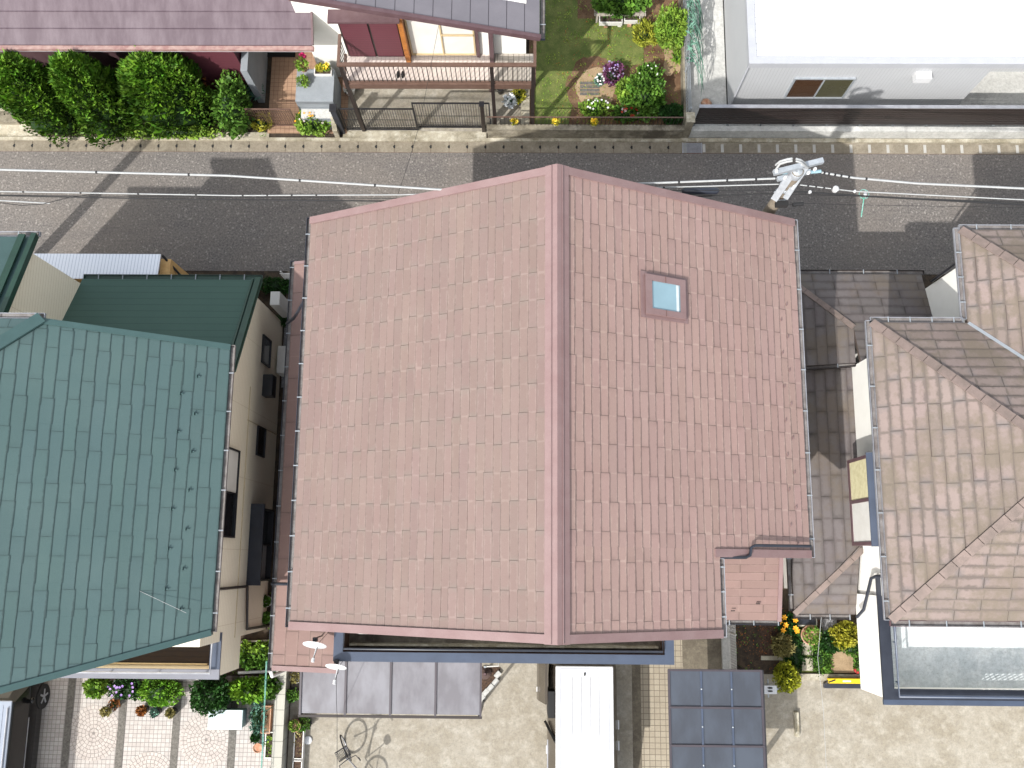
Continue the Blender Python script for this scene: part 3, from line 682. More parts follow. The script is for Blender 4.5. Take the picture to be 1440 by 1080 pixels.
def dish(label, px, py, z, dia, mast):
    c = W(px, py, z); t = thing('satellite_dish', label, 'satellite dish', (c.x, c.y+.1, mast), 'white satellite dishes by the balcony corner')
    az = R(4); m = MB(); n = 28; d = Vector((-math.sin(az), -math.cos(az)*.94, .34)).normalized(); u = Vector((0,0,1)).cross(d).normalized(); v = d.cross(u)
    vs = []; rings = 6
    for off in (0, -.012):
        for i in range(rings+1):
            r = dia/2*i/rings
            for k in range(n): a = 2*math.pi*k/n; vs.append(c + u*r*math.cos(a) + v*r*1.08*math.sin(a) + d*(off+.28*r*r/dia*1.2))
    fs = []
    for b in (0, (rings+1)*n):
        for i in range(rings):
            for k in range(n): fs.append((b+i*n+k, b+i*n+(k+1)%n, b+(i+1)*n+(k+1)%n, b+(i+1)*n+k))
    b = (rings+1)*n
    for k in range(n): fs.append((rings*n+k, rings*n+(k+1)%n, b+rings*n+(k+1)%n, b+rings*n+k))
    m.idx(vs, fs, 0, True); m.build('reflector', 'carwhite', t)
    e = c + d*.36 - v*.12
    m = MB(); m.tube([c - v*dia*.45, e], .016, 6); m.tube([e-d*.05, e+d*.04], .038, 10); ob = m.build('feed_arm','carwhite',t)
    m = MB(); m.tube([c-d*.03, c-d*.1+Vector((0,0,-.02)), (c.x,c.y+.12,z-.1), (c.x,c.y+.12,mast)], .018, 8); m.box(c.x-.05,c.y+.05,z-.08,c.x+.05,c.y+.14,z+.05); m.build('mast','black',t)
    m = MB(); m.tube([e, c-d*.02+Vector((.06,0,-.2)), (c.x+.3,c.y+.3,z-.3), (c.x+.45,c.y+.4,mast)], .006, 5); m.build('lead','cable',t)
dish('larger white satellite dish, the one further from the balcony corner over the low pink roof', 443, 905, 4.1, .56, 3.4)
dish('smaller white satellite dish mounted just outside the balcony corner over the clear terrace roof', 473, 936, 3.95, .5, 3.6)
# ================================================================== TEAL / GREEN HOUSE (west)
gh = thing('house', 'two storey cream house with large teal slate roof and darker green lower roof', 'house', (-10.5, 2, 0))
GX = -7.15
m = MB(); m.box(-16,-1.95,0,GX,4.4,5.35); m.box(-11.7,4.4,0,GX,6.85,2.85); m.box(-13.1,4.4,0,-11.75,7.1,5.6); m.box(-15.6,4.4,0,-13.1,6.3,5.6)
# gable infill under the dark green roof, and under the western wing
m.idx([(GX,6.85,2.85),(GX,4.4,2.85),(GX,4.4,4.35),(-7.3,6.85,2.85),(-7.3,4.4,2.85),(-7.3,4.4,4.35)], [(0,2,1),(3,4,5),(0,3,5,2)])
m.idx([(-11.75,7.1,5.6),(-11.75,4.4,5.6),(-11.75,4.4,6.75),(-11.9,7.1,5.6),(-11.9,4.4,5.6),(-11.9,4.4,6.75)], [(0,2,1),(3,4,5),(0,3,5,2)])
m.build('wall', 'cream', gh)
m = MB(); m.box(-12.4,-2.74,2.3,GX,-1.951,2.75); m.box(-12.4,-2.74,2.75,-7.32,-2.62,3.92); m.box(-7.32,-2.74,2.75,GX,-1.951,3.92); m.build('balcony_wall', 'cream', gh)
m = MB(); m.box(-12.4,-2.62,2.75,-7.32,-1.951,2.85); m.build('balcony_floor', 'deckdark', gh)
m = MB(); m.box(-7.36,-2.58,3.92,GX+.04,-1.74,3.98); m.build('balcony_cap', 'navy', gh)
m = MB(); m.box(-12.4,-2.81,3.92,GX+.04,-2.58,3.985); m.build('balcony_cap', 'capgrey', gh)
m = MB(); m.tube([(-12.4,-2.5,3.7),(-7.5,-2.5,3.7)], .02, 8); m.build('laundry_pole', 'winframe', gh)
m = MB(); m.tube([(-12.4,-2.66,4.12),(-7.28,-2.66,4.12),(-7.28,-1.75,4.12)], .025, 8)
for i in range(5): m.tube([(-11.9+i*1.12,-2.66,3.98),(-11.9+i*1.12,-2.66,4.12)], .016, 6)
m.build('balcony_handrail', 'silver', gh)
m = MB(); m.box(-10.3,-2.15,2.85,-9.5,-1.96,3.2); m.build('storage_step', 'greyblock', gh)
# plum wall band under the balcony (recessed ground floor)
m = MB(); m.box(-12.4,-2.0,0,GX-.3,-1.951,2.3); m.build('ground_floor_wall', 'maroon', gh)
TE, TZ, TS = -6.83, 5.6, .51
def zt(x): return TZ + TS*(TE-x)
XT = -13.6
cor = Vector((-10.35, 5.0, zt(-10.35)))
hipE = cor + Vector((-3.2,-3.2,0)); hipE.z = zt(hipE.x)
m = MB()
poly_E = [(TE,-1.67,TZ),(TE,4.86,TZ),(cor.x,cor.y,cor.z),(hipE.x,hipE.y,hipE.z),(hipE.x,-3.62,zt(hipE.x))]
m.slab(poly_E, .12)
m.slab([(cor.x,cor.y,cor.z),(-16.5,cor.y,cor.z),(-16.5,hipE.y,hipE.z),(hipE.x,hipE.y,hipE.z)], .12)
m.build('upper_roof', 'tealcap', gh)
m = MB(); e = .006
def ins(p, d=e): return (p[0],p[1],p[2]+d)
slates(m, (TE,0,TZ+e), (0,1,0), [ins(p) for p in [(TE,-1.56,TZ),(TE,4.75,TZ),(cor.x+.05,cor.y-.12,zt(cor.x+.05)),(hipE.x,hipE.y-.1,zt(hipE.x)),(hipE.x,-3.48,zt(hipE.x))]], .255, 1.1, th=.014, gap=.004, var=.035, jit=.016, seed=11, stag=.38)
slates(m, (-16.5,cor.y,cor.z+e), (1,0,0), [ins(p) for p in [(cor.x-.12,cor.y-.0,cor.z),(-16.5,cor.y,cor.z),(-16.5,hipE.y,hipE.z),(hipE.x-.1,hipE.y,hipE.z)]], .255, 1.1, th=.014, gap=.004, var=.035, jit=.01, seed=12)
m.build('upper_slates', ['teal','tealgap'], gh)
trimbar((TE,-1.62,TZ+.03),(hipE.x,-3.55,zt(hipE.x)+.03), .13, .05,'tealcap',gh); trimbar((TE,4.81,TZ+.03),(cor.x,cor.y-.05,cor.z+.03), .13, .05,'tealcap',gh)
m = MB(); m.beam(cor+Vector((.02,.02,.05)), hipE+Vector((0,0,.06)), .26, .05, (0,0,1)); m.build('hip_cap','tealcap',gh)
gutter(gh, (TE+.04,-1.6,TZ-.03),(TE+.04,4.86,TZ-.03), .12, .9, 'gutterleaf', 'gutterleaf')
gutter(gh, (-16.5,cor.y+.07,cor.z-.03),(cor.x+.05,cor.y+.07,cor.z-.03), .11, .8, 'silver')
for i in range(14):
    y = 4.05-i*.43; x = -7.42 if i % 2 == 0 else -7.72
    if y < -1.5: break
    z = zt(x)+.015; m = MB(); m.box(x-.03,y-.035,z,x-.015,y+.035,z+.06); m.box(x-.13,y-.012,z,x+.04,y+.012,z+.02); m.build('snow_guard','tealcap',gh)
pts = [(TE+.08,-.95,5.52),(GX+.05,-.95,5.3),(GX+.05,-.95,3.4),(GX+.05,-1.4,3.2)]
pipe(gh, [(TE+.06,-.72,5.5),(GX+.06,-.72,5.35),(GX+.06,-.72,2.2),(GX+.06,-1.55,2.05),(GX+.06,-1.8,2.0),(GX+.06,-1.85,0)], .035, 'darkbrown')
# dark green single-storey roof
dz = (4.7-3.0)/(7.25-4.5); yT = 4.42
def zd(y): return 3.0+dz*(7.25-y)
m = MB(); m.slab([(-11.76,7.25,3.0),(-11.76,yT,zd(yT)),(-6.98,yT,zd(yT)),(-6.98,7.25,3.0)], .12); m.build('lower_roof','dgreen',gh)
m = MB(); m.beam((-7.04,7.27,3.04),(-7.04,yT,zd(yT)+.04), .15, .12); m.beam((-7.2,7.27,3.03),(-7.2,yT,zd(yT)+.03), .05, .04); m.build('lower_verge','dgreencap',gh)
gutter(gh, (-11.75,7.33,2.93),(-6.98,7.33,2.93), .12, .65, 'dgreencap', 'dgreencap')
# western two-storey wing roof
uz = (6.73-5.8)/(7.42-5.3); 
def zu(y): return 5.8+uz*(7.42-y)
m = MB(); m.slab([(-13.2,7.42,5.8),(-13.2,5.1,zu(5.1)),(-11.62,5.1,zu(5.1)),(-11.62,7.42,5.8)], .12); m.slab([(-15.7,6.6,5.8),(-15.7,5.05,6.4),(-13.201,5.05,6.4),(-13.201,6.6,5.8)], .12); m.build('wing_roof','tealcap',gh)
m = MB(); m.beam((-11.57,7.45,5.83),(-11.57,5.1,zu(5.1)+.03), .12, .16); m.beam((-11.86,7.45,5.86),(-11.86,5.1,zu(5.1)+.06), .16, .05); m.build('wing_verge','dgreencap',gh)
gutter(gh, (-13.2,7.5,5.74),(-11.5,7.5,5.74), .11, .8, 'silver')
# east wall windows
window(gh, (GX,5.62,1.62), .78, .8, 'x', .05, ('darkglass',))
m = MB(); m.box(GX,4.35,1.35,GX+.28,4.95,1.75); m.build('vent_hood','black',gh, bevel=.02)
window(gh, (GX,3.1,1.62), .8, .75, 'x', .05, ('darkglass',))
window(gh, (GX,1.55,4.05), 2.15, 1.0, 'x', .08, ('darkglass','blindwhite'))
f = window(gh, (GX+.0,.35,1.45), 1.9, 1.15, 'x', .3, ('frost','darkglass'))
m = MB(); m.box(GX,-.7,2.05,GX+.36,1.4,2.12); m.build('window_canopy','navydark',gh)
m = MB(); m.box(GX,3.5,0,GX+.012,3.52,2.9); m.box(GX,-1.95,2.82,GX+.012,4.4,2.84); m.build('joint_seam','winframe',gh)
# white corrugated bike-shed roof on the road side
t = thing('shed', 'low shed with white corrugated roof beside the road, next to the dark green roof', 'shed', (-11.6,7.75,0))
m = MB(); m.slab([(-13.5,8.12,2.5),(-13.5,7.38,2.62),(-9.93,7.38,2.62),(-9.93,8.12,2.5)], .04); m.build('roof','whitesheet',t)
m = MB(); m.box(-13.4,7.45,0,-9.72,7.62,2.3); m.box(-10.0,7.621,0,-9.72,8.05,2.3); m.build('wall','amberwall',t)
m = MB(); m.tube([(-9.9,8.1,2.45),(-9.42,7.5,1.4),(-9.3,7.4,1.2)], .035, 6); m.build('stay','black',t)
t = thing('air_conditioner', 'pale AC unit seen edge-on between the dark green roof and the road', 'AC unit', (-8.6,7.85,0))
m = MB(); m.box(-9.35,7.62,.1,-7.95,7.95,.72); m.build('casing','offwhite',t, bevel=.02)
m = MB(); m.box(-9.2,7.66,0,-9.1,7.9,.1); m.build('foot','rubber',t); m = MB(); m.box(-8.2,7.66,0,-8.1,7.9,.1); m.build('foot','rubber',t)
t = thing('gas_cabinet', 'tall pale utility cabinet at the corner of the cream wall under the green roof edge', 'cabinet', (-7.0,6.8,0))
m = MB(); m.box(-7.12,6.95,.05,-6.85,7.35,1.6); m.build('casing','offwhite',t, bevel=.02); m = MB(); m.box(-7.1,6.97,0,-6.87,7.33,.05); m.build('foot','rubber',t)
t = thing('air_conditioner', 'pale AC unit in the narrow alley by the gravel beside the cream wall', 'AC unit', (-6.9,5.55,0))
m = MB(); m.box(-7.08,5.2,.08,-6.78,6.0,.68); m.build('casing','offwhite',t, bevel=.02); m = MB(); m.box(-7.04,5.3,0,-6.82,5.9,.08); m.build('foot','rubber',t)

# ================================================================== BROWN HOUSE (east)
bh = thing('house', 'two storey white house with mottled brown hipped slate roof and a balcony', 'house', (11, 2.5, 0))
RW, RS, RN, RN2, RWX = 7.97, -1.2, 5.44, 7.69, 10.18; s5 = .5; z0 = 5.8
m = MB(); m.box(8.5,-.75,0,22,5.0,5.65); m.box(10.6,5.0,0,22,7.15,5.65); m.build('wall','white',bh)
m = MB(); m.box(8.43,-3.07,2.4,8.56,-.752,3.9); m.box(8.56,-3.07,2.4,10.95,-2.95,3.9); m.box(10.95,-3.07,2.4,12.2,-2.95,3.12); m.box(10.95,-3.07,3.5,12.2,-2.95,3.9); m.box(12.2,-3.07,2.4,22,-2.95,3.9); m.box(8.56,-2.95,2.4,22,-.752,2.8); m.build('balcony_wall','white',bh)
m = MB(); m.box(8.56,-2.95,2.8,22,-.752,2.9); m.build('balcony_floor','floorwhite',bh)
m = MB(); m.box(8.4,-3.1,3.9,8.66,-.3,3.97); m.box(8.66,-3.1,3.9,22,-2.86,3.97); m.build('balcony_cap','navydark',bh)
m = MB(); m.box(8.4,-3.22,3.88,22,-3.101,3.95); m.build('cap_edge','navy',bh)
m = MB(); m.tube([(8.7,-.8,4.12),(8.7,-3.0,4.12),(22,-3.0,4.12)], .04, 8)
for i in range(3): m.tube([(8.7,-.9-i*.9,3.97),(8.7,-.9-i*.9,4.12)], .018, 6)
m.build('balcony_handrail','navy',bh)
m = MB()
for i in range(-2,9):
    x=10.95+i*.14; m.beam((max(x,10.95),-3.01,3.12+max(0,10.95-x)),(min(x+.38,12.2),-3.01,3.5-max(0,x+.38-12.2)), .012,.028,(0,1,0)); m.beam((min(x+.38,12.2),-2.995,3.12+max(0,x+.38-12.2)),(max(x,10.95),-2.995,3.5-max(0,10.95-x)), .012,.028,(0,1,0))
m.build('vent_lattice','navydark',bh)
r = 3.32; zr = z0+s5*r; rx = RW+r
def P(x,y): return (x,y)
ms, cap = MB(), MB(); dk = MB()
Wp = [(RW,RS,z0),(rx,RS+r,zr),(RW+r,RN-r,zr),(RW,RN,z0)]
Wp = [(RW,RS,z0),(rx,RS+r,zr),(RW,RN,z0)]
Sp = [(RW,RS,z0),(22,RS,z0),(22,RS+r,zr),(rx,RS+r,zr)]
yr = RS+r
# the north eave runs in two steps with a valley between
Nwl = 2.21 # width of the step
v = lambda a: (RWX+a, RN-a, z0+s5*a)
Np = [(RW,RN,z0),(rx,yr,zr),(rx+Nwl,yr,zr),(RWX,RN,z0)]
NWp = [(RWX,RN,z0),(rx+Nwl,yr,zr),(rx+Nwl+1.115,yr+1.115,zr+.5575+.0),(RWX,RN2,z0)]
q = 4.6
NWp = [(RWX,RN,z0),(RWX+3.32,RN-3.32,zr),(RWX+4.4,RN2-4.4,z0+s5*4.4),(RWX,RN2,z0)]
NNp = [(RWX,RN2,z0),(RWX+4.4,RN2-4.4,z0+s5*4.4),(22,RN2-4.4,z0+s5*4.4),(22,RN2,z0)]
for Pq in (Wp, Sp, Np, NWp, NNp):
    dk.slab([ (x,y,z-.0) for x,y,z in Pq], .12)
dk.build('roof','browngap',bh)
def up(Pq): return [(x,y,z+.006) for x,y,z in Pq]
slates(ms, (RW,0,z0+.006),(0,1,0), up(Wp), .262, 1.16, th=.014, gap=.006, var=.07, jit=.014, seed=21)
slates(ms, (0,RS,z0+.006),(1,0,0), up(Sp), .262, 1.16, th=.014, gap=.006, var=.07, jit=.014, seed=22)
slates(ms, (0,RN,z0+.006),(1,0,0), up(Np), .262, 1.16, th=.014, gap=.006, var=.07, jit=.014, seed=23)
slates(ms, (RWX,0,z0+.006),(0,1,0), up(NWp), .262, 1.16, th=.014, gap=.006, var=.07, jit=.014, seed=24)
slates(ms, (0,RN2,z0+.006),(1,0,0), up(NNp), .262, 1.16, th=.014, gap=.006, var=.07, jit=.014, seed=25)
ms.build('roof_slates',['brown','browngap'],bh)
def hipcap(m, a, b, w=.2, step=.36):
    a = Vector(a); b = Vector(b); L = (b-a).length; d = (b-a)/L; k = 0
    while k < L-.02:
        e2 = min(k+step-.01, L); m.beam(a+d*k+Vector((0,0,.035)), a+d*e2+Vector((0,0,.022)), w, .03); k += step
for A_,B_ in (((RW,RS,z0),(rx,yr,zr)),((RW,RN,z0),(rx,yr,zr)),((RWX,RN2,z0),(RWX+4.4,RN2-4.4,z0+2.2)),((rx,yr,zr),(RWX+3.32,yr,zr))): hc = MB(); hipcap(hc,A_,B_); hc.build('hip_cap','browncap',bh)
m = MB(); m.beam((RWX,RN,z0+.03),(RWX+3.32,RN-3.32,zr+.03), .07, .02); m.build('valley_flashing','greyblock',bh)
gutter(bh,(RW-.06,RS,z0-.04),(RW-.06,RN+.05,z0-.04), .12, .95, 'silver')
gutter(bh,(RW,RS-.07,z0-.04),(22,RS-.07,z0-.04), .12, .8, 'darktrim')
gutter(bh,(RW,RN+.07,z0-.04),(RWX-.1,RN+.07,z0-.04), .12, .5, 'silver')
gutter(bh,(RWX-.07,RN+.1,z0-.04),(RWX-.07,RN2+.05,z0-.04), .12, .6, 'silver')
gutter(bh,(RWX,RN2+.07,z0-.04),(22,RN2+.07,z0-.04), .12, .8, 'silver')
# lower wrap-around roof
lz = 2.35; ls = .36; LW = 6.88; LN = 7.6; 
m1, m2 = MB(), MB()
xe = 8.5; dz_ = ls*(xe-LW)
WN = [(LW,5.05,lz+.3),(xe,5.05,lz+.3+dz_),(xe,LN-(xe-LW),lz+.3+dz_),(LW,LN,lz+.3)]
NN = [(LW,LN,lz+.3),(xe,LN-(xe-LW),lz+.3+dz_),(xe,5.0,lz+.3+ls*(LN-5.0)),(10.6,5.0,lz+.3+ls*(LN-5.0)),(10.6,LN,lz+.3)]
NN1 = [(LW,LN,lz+.3),(xe,LN-(xe-LW),lz+.3+dz_),(xe,LN,lz+.3)]
NN2 = [(xe,LN,lz+.3),(xe,5.02,lz+.3+ls*(LN-5.02)),(10.6,5.02,lz+.3+ls*(LN-5.02)),(10.6,LN,lz+.3)]
SN = [(LW,LN-.01,lz),(10.6,LN-.01,lz)]
WS_ = [(LW,-1.27,lz),(xe,-1.27+(xe-LW),lz+dz_),(xe,4.98,lz+dz_),(LW,4.98,lz)]
SS = [(LW,-1.27,lz),(8.42,-1.27,lz),(8.42,-1.27+1.7,lz+ls*1.7)]
for Pq in (WN,NN1,NN2,WS_,SS): m1.slab(Pq, .1)
m1.build('lower_roof','browngap',bh)
kw = dict(th=.012, gap=.006, var=.06, jit=.006)
slates(m2,(LW,0,lz+.306),(0,1,0),up(WN),.262,1.1,seed=31,**kw); slates(m2,(0,LN,lz+.306),(1,0,0),up(NN1),.262,1.1,seed=32,**kw); slates(m2,(0,LN,lz+.306),(1,0,0),up(NN2),.262,1.1,seed=32,**kw)
slates(m2,(LW,0,lz+.006),(0,1,0),up(WS_),.262,1.1,seed=33,**kw); slates(m2,(0,-1.27,lz+.006),(1,0,0),up(SS),.262,1.1,seed=34,**kw)
m2.build('lower_slates',['brownlow','browngap'],bh)
for A_,B_ in (((LW,LN,lz+.3),(xe,LN-(xe-LW),lz+.3+dz_)),((LW,-1.27,lz),(xe,-1.27+(xe-LW),lz+dz_))): hc = MB(); hipcap(hc,A_,B_,.14,.4); hc.build('lower_hip_cap','browncap',bh)
gutter(bh,(LW,LN+.07,lz+.24),(10.7,LN+.07,lz+.24), .11, .9, 'darkbrown'); gutter(bh,(LW-.07,5.0,lz+.24),(LW-.07,LN,lz+.24),.11,.9,'darkbrown')
gutter(bh,(LW-.06,-1.2,lz-.04),(LW-.06,4.9,lz-.04), .11, .9, 'darkbrown'); gutter(bh,(LW,-1.34,lz-.04),(8.3,-1.34,lz-.04), .11, .5, 'darkbrown')
gutter(bh,(LW,5.0,lz+.22),(xe,5.0,lz+.3+dz_-.02), .09, .9, 'darkbrown')
m = MB(); m.box(7.3,-.7,0,8.499,5.0,2.2); m.box(7.3,5.0,0,10.6,7.1,2.5); m.build('ground_floor_wall','offwhite',bh)
pipe(bh,[(8.25,-1.3,2.95),(8.3,-1.1,3.3),(8.36,-.35,3.75),(8.38,-.3,4.0),(8.48,-.28,4.35)], .04)
pipe(bh,[(10.15,7.6,5.7),(10.5,7.2,5.3),(10.53,7.18,3.4)], .035, 'black')
# bay window on the white wall
m = MB(); m.box(8.02,.42,3.55,8.499,2.5,3.65); m.box(8.02,.42,4.85,8.499,2.5,4.92)
m.box(8.02,.42,3.65,8.08,.5,4.85); m.box(8.02,2.42,3.65,8.08,2.5,4.85); m.box(8.02,1.42,3.65,8.08,1.5,4.85)
bw = m.build('bay_window','darktrim',bh)
m = MB(); m.box(8.04,1.5,3.65,8.06,2.42,4.85); m.build('pane','curtain',bh).parent = bw
m = MB(); m.box(8.04,.5,3.65,8.06,1.42,4.85); m.build('pane','offwhite',bh).parent = bw
m = MB(); m.box(8.08,2.46,3.65,8.499,2.48,4.85); m.box(8.08,.44,3.65,8.499,.46,4.85); m.build('pane','frost',bh).parent = bw
m = MB(); m.slab([(7.98,.38,4.95),(8.499,.38,5.15),(8.499,2.54,5.15),(7.98,2.54,4.95)], .03); m.build('bay_roof','navy',bh)

# ================================================================== PURPLE ROOF HOUSE (north-west)
ph = thing('house', 'white house with faded purple metal lean-to roof, grey gable roof and railed deck', 'house', (-5, 15, 0))
m = MB(); m.box(-5.05,13.87,2.6,.0,20,5.3); m.box(-5.05,15.3,0,.0,20,2.6); m.box(-6.35,14.75,0,-5.05,20,5.6); m.box(-9.2,16.7,0,-6.35,20,5.6)
m.idx([(-5.05,13.87,5.3),(0,13.87,5.3),(-5.05,13.87,6.6),(-5.05,14.07,5.3),(0,14.07,5.3),(-5.05,14.07,6.6)],[(0,1,2),(4,3,5),(1,4,5,2)])
m.build('wall','white',ph)
m = MB(); m.box(-20,14.9,0,-9.2,20,3); m.build('side_wall','darktrim',ph)
gz = .30
m = MB(); m.slab([(-5.6,13.05,6.9),(.34,13.05,5.18),(.34,20,5.18),(-5.6,20,6.9)], .1); m.build('gable_roof','greyroof',ph)
m = MB(); m.beam((-5.6,13.0,6.86),(.36,13.0,5.14), .1, .16); m.build('bargeboard','darktrim',ph)
gutter(ph,(.42,13.0,5.06),(.42,20,5.06), .12, .9, 'navydark')
m = MB(); m.slab([(-20,13.95,3.2),(-5.93,13.95,3.2),(-5.93,17.6,4.58),(-20,17.6,4.58)], .08); m.build('lean_to_roof','purple',ph)
for yy in range(8):
    m = MB(); y = 14.35+yy*.42; z = 3.2+(y-13.95)*(1/2.65)
    m.beam((-20,y,z+.004),(-5.95,y,z+.004), .022, .022); m.build('roof_seam','purple',ph)
m = MB(); m.beam((-5.9,13.95,3.2),(-5.9,17.6,4.58), .05, .09); m.build('lean_to_edge','darktrim',ph)
m = MB(); m.beam((-20,13.88,3.13),(-5.88,13.88,3.13), .12, .1); m.build('gutter','purpletrim',ph)
m = MB(); m.beam((-20,13.82,3.08),(-5.9,13.82,3.08), .012, .012); m.build('gutter_lip','galv',ph)
# porch side walls
m = MB(); m.box(-8.3,13.9,0,-8.1,16.6,1.9); m.build('porch_wall','greyblock',ph)
m = MB(); m.box(-9.9,14.2,0,-8.36,14.9,2.4); m.build('sliding_shutter','maroon',ph)
# deck on posts
m = MB(); m.box(-5.0,13.0,2.78,.22,13.869,2.9); m.build('deck','deckpale',ph)
m = MB(); m.box(-5.02,12.94,2.66,.26,13.0,2.9); m.box(-5.08,12.94,2.66,-5.02,13.869,2.9); m.box(.22,13.0,2.66,.28,13.869,2.9); m.build('deck_fascia','brownmetal',ph)
for x in (-4.97, -.92, .2):
    m = MB(); m.box(x-.05,12.93,0,x+.05,13.03,3.86); m.build('post','darkbrown',ph)
m = MB(); m.box(-5.05,12.92,3.86,.28,13.02,3.92); m.box(-5.05,13.02,3.86,-4.97,13.85,3.92); m.box(.2,13.02,3.86,.28,13.85,3.92); m.build('handrail','brownmetal',ph)
m = MB(); m.box(-4.92,12.95,2.98,.15,12.99,3.02); m.build('bottom_rail','brownmetal',ph)
for i in range(39):
    x = -4.84+i*.128
    if abs(x+.92) < .05: continue
    m = MB(); m.box(x-.009,12.958,3.02,x+.009,12.982,3.86); m.build('baluster','darkbrown',ph)
for i in range(6):
    y = 13.12+i*.125; m = MB(); m.box(-5.02,y-.009,2.9,-5.0,y+.009,3.86); m.build('baluster','darkbrown',ph)
# wall openings above the deck
m = MB(); m.box(-5.1,13.5,4.95,-3.25,13.869,5.02); m.build('shutter_canopy','darktrim',ph)
m = MB(); m.box(-4.95,13.80,2.9,-3.35,13.869,4.95); m.build('shutter_box','darkbrown',ph)
for x in (-4.9,-4.12): m = MB(); m.box(x,13.77,2.92,x+.72,13.799,4.9); m.build('storm_shutter','maroon',ph)
m = MB(); m.box(-3.33,13.6,2.9,-3.2,13.869,5.0); m.build('jamb','wood',ph)
window(ph,(-2.28,13.87,3.95),1.8,2.0,'y',-.08,('blindwhite','blindwhite'),'winframe',name='sliding_door')
m = MB(); m.box(-2.27,13.76,3.95,-1.42,13.79,4.0); m.build('door_rail','winframe',ph)
m = MB(); m.box(-1.36,13.76,2.9,-1.28,13.869,5.0); m.build('jamb','darktrim',ph)
m = MB(); m.box(-1.0,13.6,2.9,-.88,13.869,5.0); m.build('deck_post','darktrim',ph)
m = MB(); m.box(-.86,13.02,2.9,.19,13.86,2.93); m.build('awning_floor','woodgrey',ph)
t = thing('clogs', 'pair of small black sandals on the pale deck by the maroon shutters', 'sandals', (-3.4,13.3,2.9))
for x in (-3.55,-3.42):
    m = MB(); m.blob((x,13.22,2.93),(.045,.12,.03),.05,1,10,6); m.build('sandal','rubber',t)
t = thing('doormat', 'black doormat on the tiled porch by the purple roof edge', 'doormat', (-6.7,14.6,.05))
a = W(372,67,.05); b = W(415,80,.05)
m = MB(); m.box(a.x,b.y,.05,b.x,a.y+.2,.075); m.build('mat','rubber',t); m = MB(); m.box(a.x-.01,b.y-.01,.051,b.x+.01,b.y,.07); m.build('edging','black',t)

# ================================================================== WAREHOUSE (north-east)
wh = thing('warehouse', 'low grey sided warehouse with white ribbed flat roof and a sliding window', 'warehouse', (11,17,0))
hh = 2.9; WX0 = 6.24; WY0 = 13.62
m = MB(); m.box(WX0,WY0,0,13.05,26,hh-.1); m.box(13.05,15.0,0,24,26,hh-.1); m.build('wall','greysiding',wh)
m = MB(); m.box(WX0+.15,WY0+.16,hh-.1,24,26,hh-.02); m.build('roof_deck','whitemetal',wh)
m = MB(); i = 0; y = WY0+.35
while y < 26: m.box(WX0+.25,y,hh-.02,24,y+.03,hh+.015); y += .2
m.build('roof_ribs','whitemetal',wh)
m = MB(); m.box(WX0-.06,WY0-.06,hh-.16,24,WY0+.16,hh+.06); m.box(WX0-.06,WY0+.16,hh-.16,WX0+.15,26,hh+.06); m.build('parapet','greytrim',wh)
m = MB(); m.tube([(WX0-.02,WY0-.02,hh-.2),(WX0-.03,WY0-.03,0)], .035, 8); m.build('downpipe','greytrim',wh)
rn = random.Random(2); pp = [(9.4+rn.uniform(-.05,.05)+.02*k, 13.95+k*.35, hh+.02) for k in range(14)]
m = MB(); m.tube(pp,.012,5); m.build('crack_seam','greytrim',wh)
a = W(1083,150,1.0); b = W(1170,128,2.2)
window(wh,(8.55,WY0,1.55),1.75,1.15,'y',-.06,('reflect_pane','reflect_pane2'),'galv')
a = W(1297,116,2.3); m = MB(); m.box(a.x-.22,WY0-.22,2.2,a.x+.22,WY0,2.45); m.build('vent_hood','carwhite',wh)
rect('dark_joint', 'rubber', 6.2, 13.0, 6.235, 26, .034)
# ================================================================== UTILITY POLE, CABLES
def pole(label, x, y, h, hidden=False):
    t = thing('utility_pole', label, 'utility pole', (x,y,0), 'roadside utility poles')
    m = MB(); m.tube([(x,y,0),(x,y,h*.5),(x,y,h)], [.17,.15,.125], 14); m.build('shaft','poleconc',t)
    return t
PX, PY, PH = 5.82, 8.22, 7.9
t = pole('concrete utility pole with white steel crossarms beside the north eave of the pink roof', PX, PY, PH)
def arm(name, pts, w, h, mat='galv'): m = MB(); m.beam(pts[0], pts[1], w, h); return m.build(name, mat, t)
def G(px, py, z): return W(px, py, z)
arm('crossarm', [G(1088,243,8.0), G(1157,226,8.0)], .11, .11)
arm('bracket', [G(1089,280,6.9), G(1118,238,7.95)], .15, .08); arm('bracket', [G(1105,278,6.95), G(1134,234,7.95)], .12, .08)
arm('brace', [G(1114,266,7.3), G(1139,229,7.9)], .06, .06)
arm('lower_arm', [G(1093,252,7.6), G(1140,241,7.6)], .09, .09)
m = MB(); m.lathe((PX,PY,PH-.25),[(.125,0),(.14,.03),(.14,.2),(.1,.27),(.0,.3)],16); m.build('pole_cap','galv',t)
for dz_p in (-.9,-1.4): m = MB(); m.lathe((PX,PY,PH+dz_p),[(.15,0),(.17,.02),(.17,.1),(.15,.12)],16); m.build('clamp','galv',t)
for i,(px,py) in enumerate(((1092,241),(1104,250),(1137,243),(1146,238),(1128,231))):
    a = G(px,py,8.05); m = MB(); m.lathe(a-Vector((0,0,.05)),[(.02,0),(.04,.03),(.025,.05),(.04,.08),(.02,.12),(0,.13)],10); m.build('insulator','carwhite',t)
m = MB()
for dy in (0, 3.2): m.tube([G(1091,232+dy*2,8.1),G(1097,227+dy,8.3),G(1107,224+dy,8.4),G(1114,223+dy,8.4)], .026, 6)
for dy in (0, 3.2): m.tube([G(1119,223+dy,8.4),G(1126,225+dy,8.4),G(1132,230+dy,8.2),G(1136,236,8.05)], .024, 6)
m.build('jumper_cables','cablegrey',t)
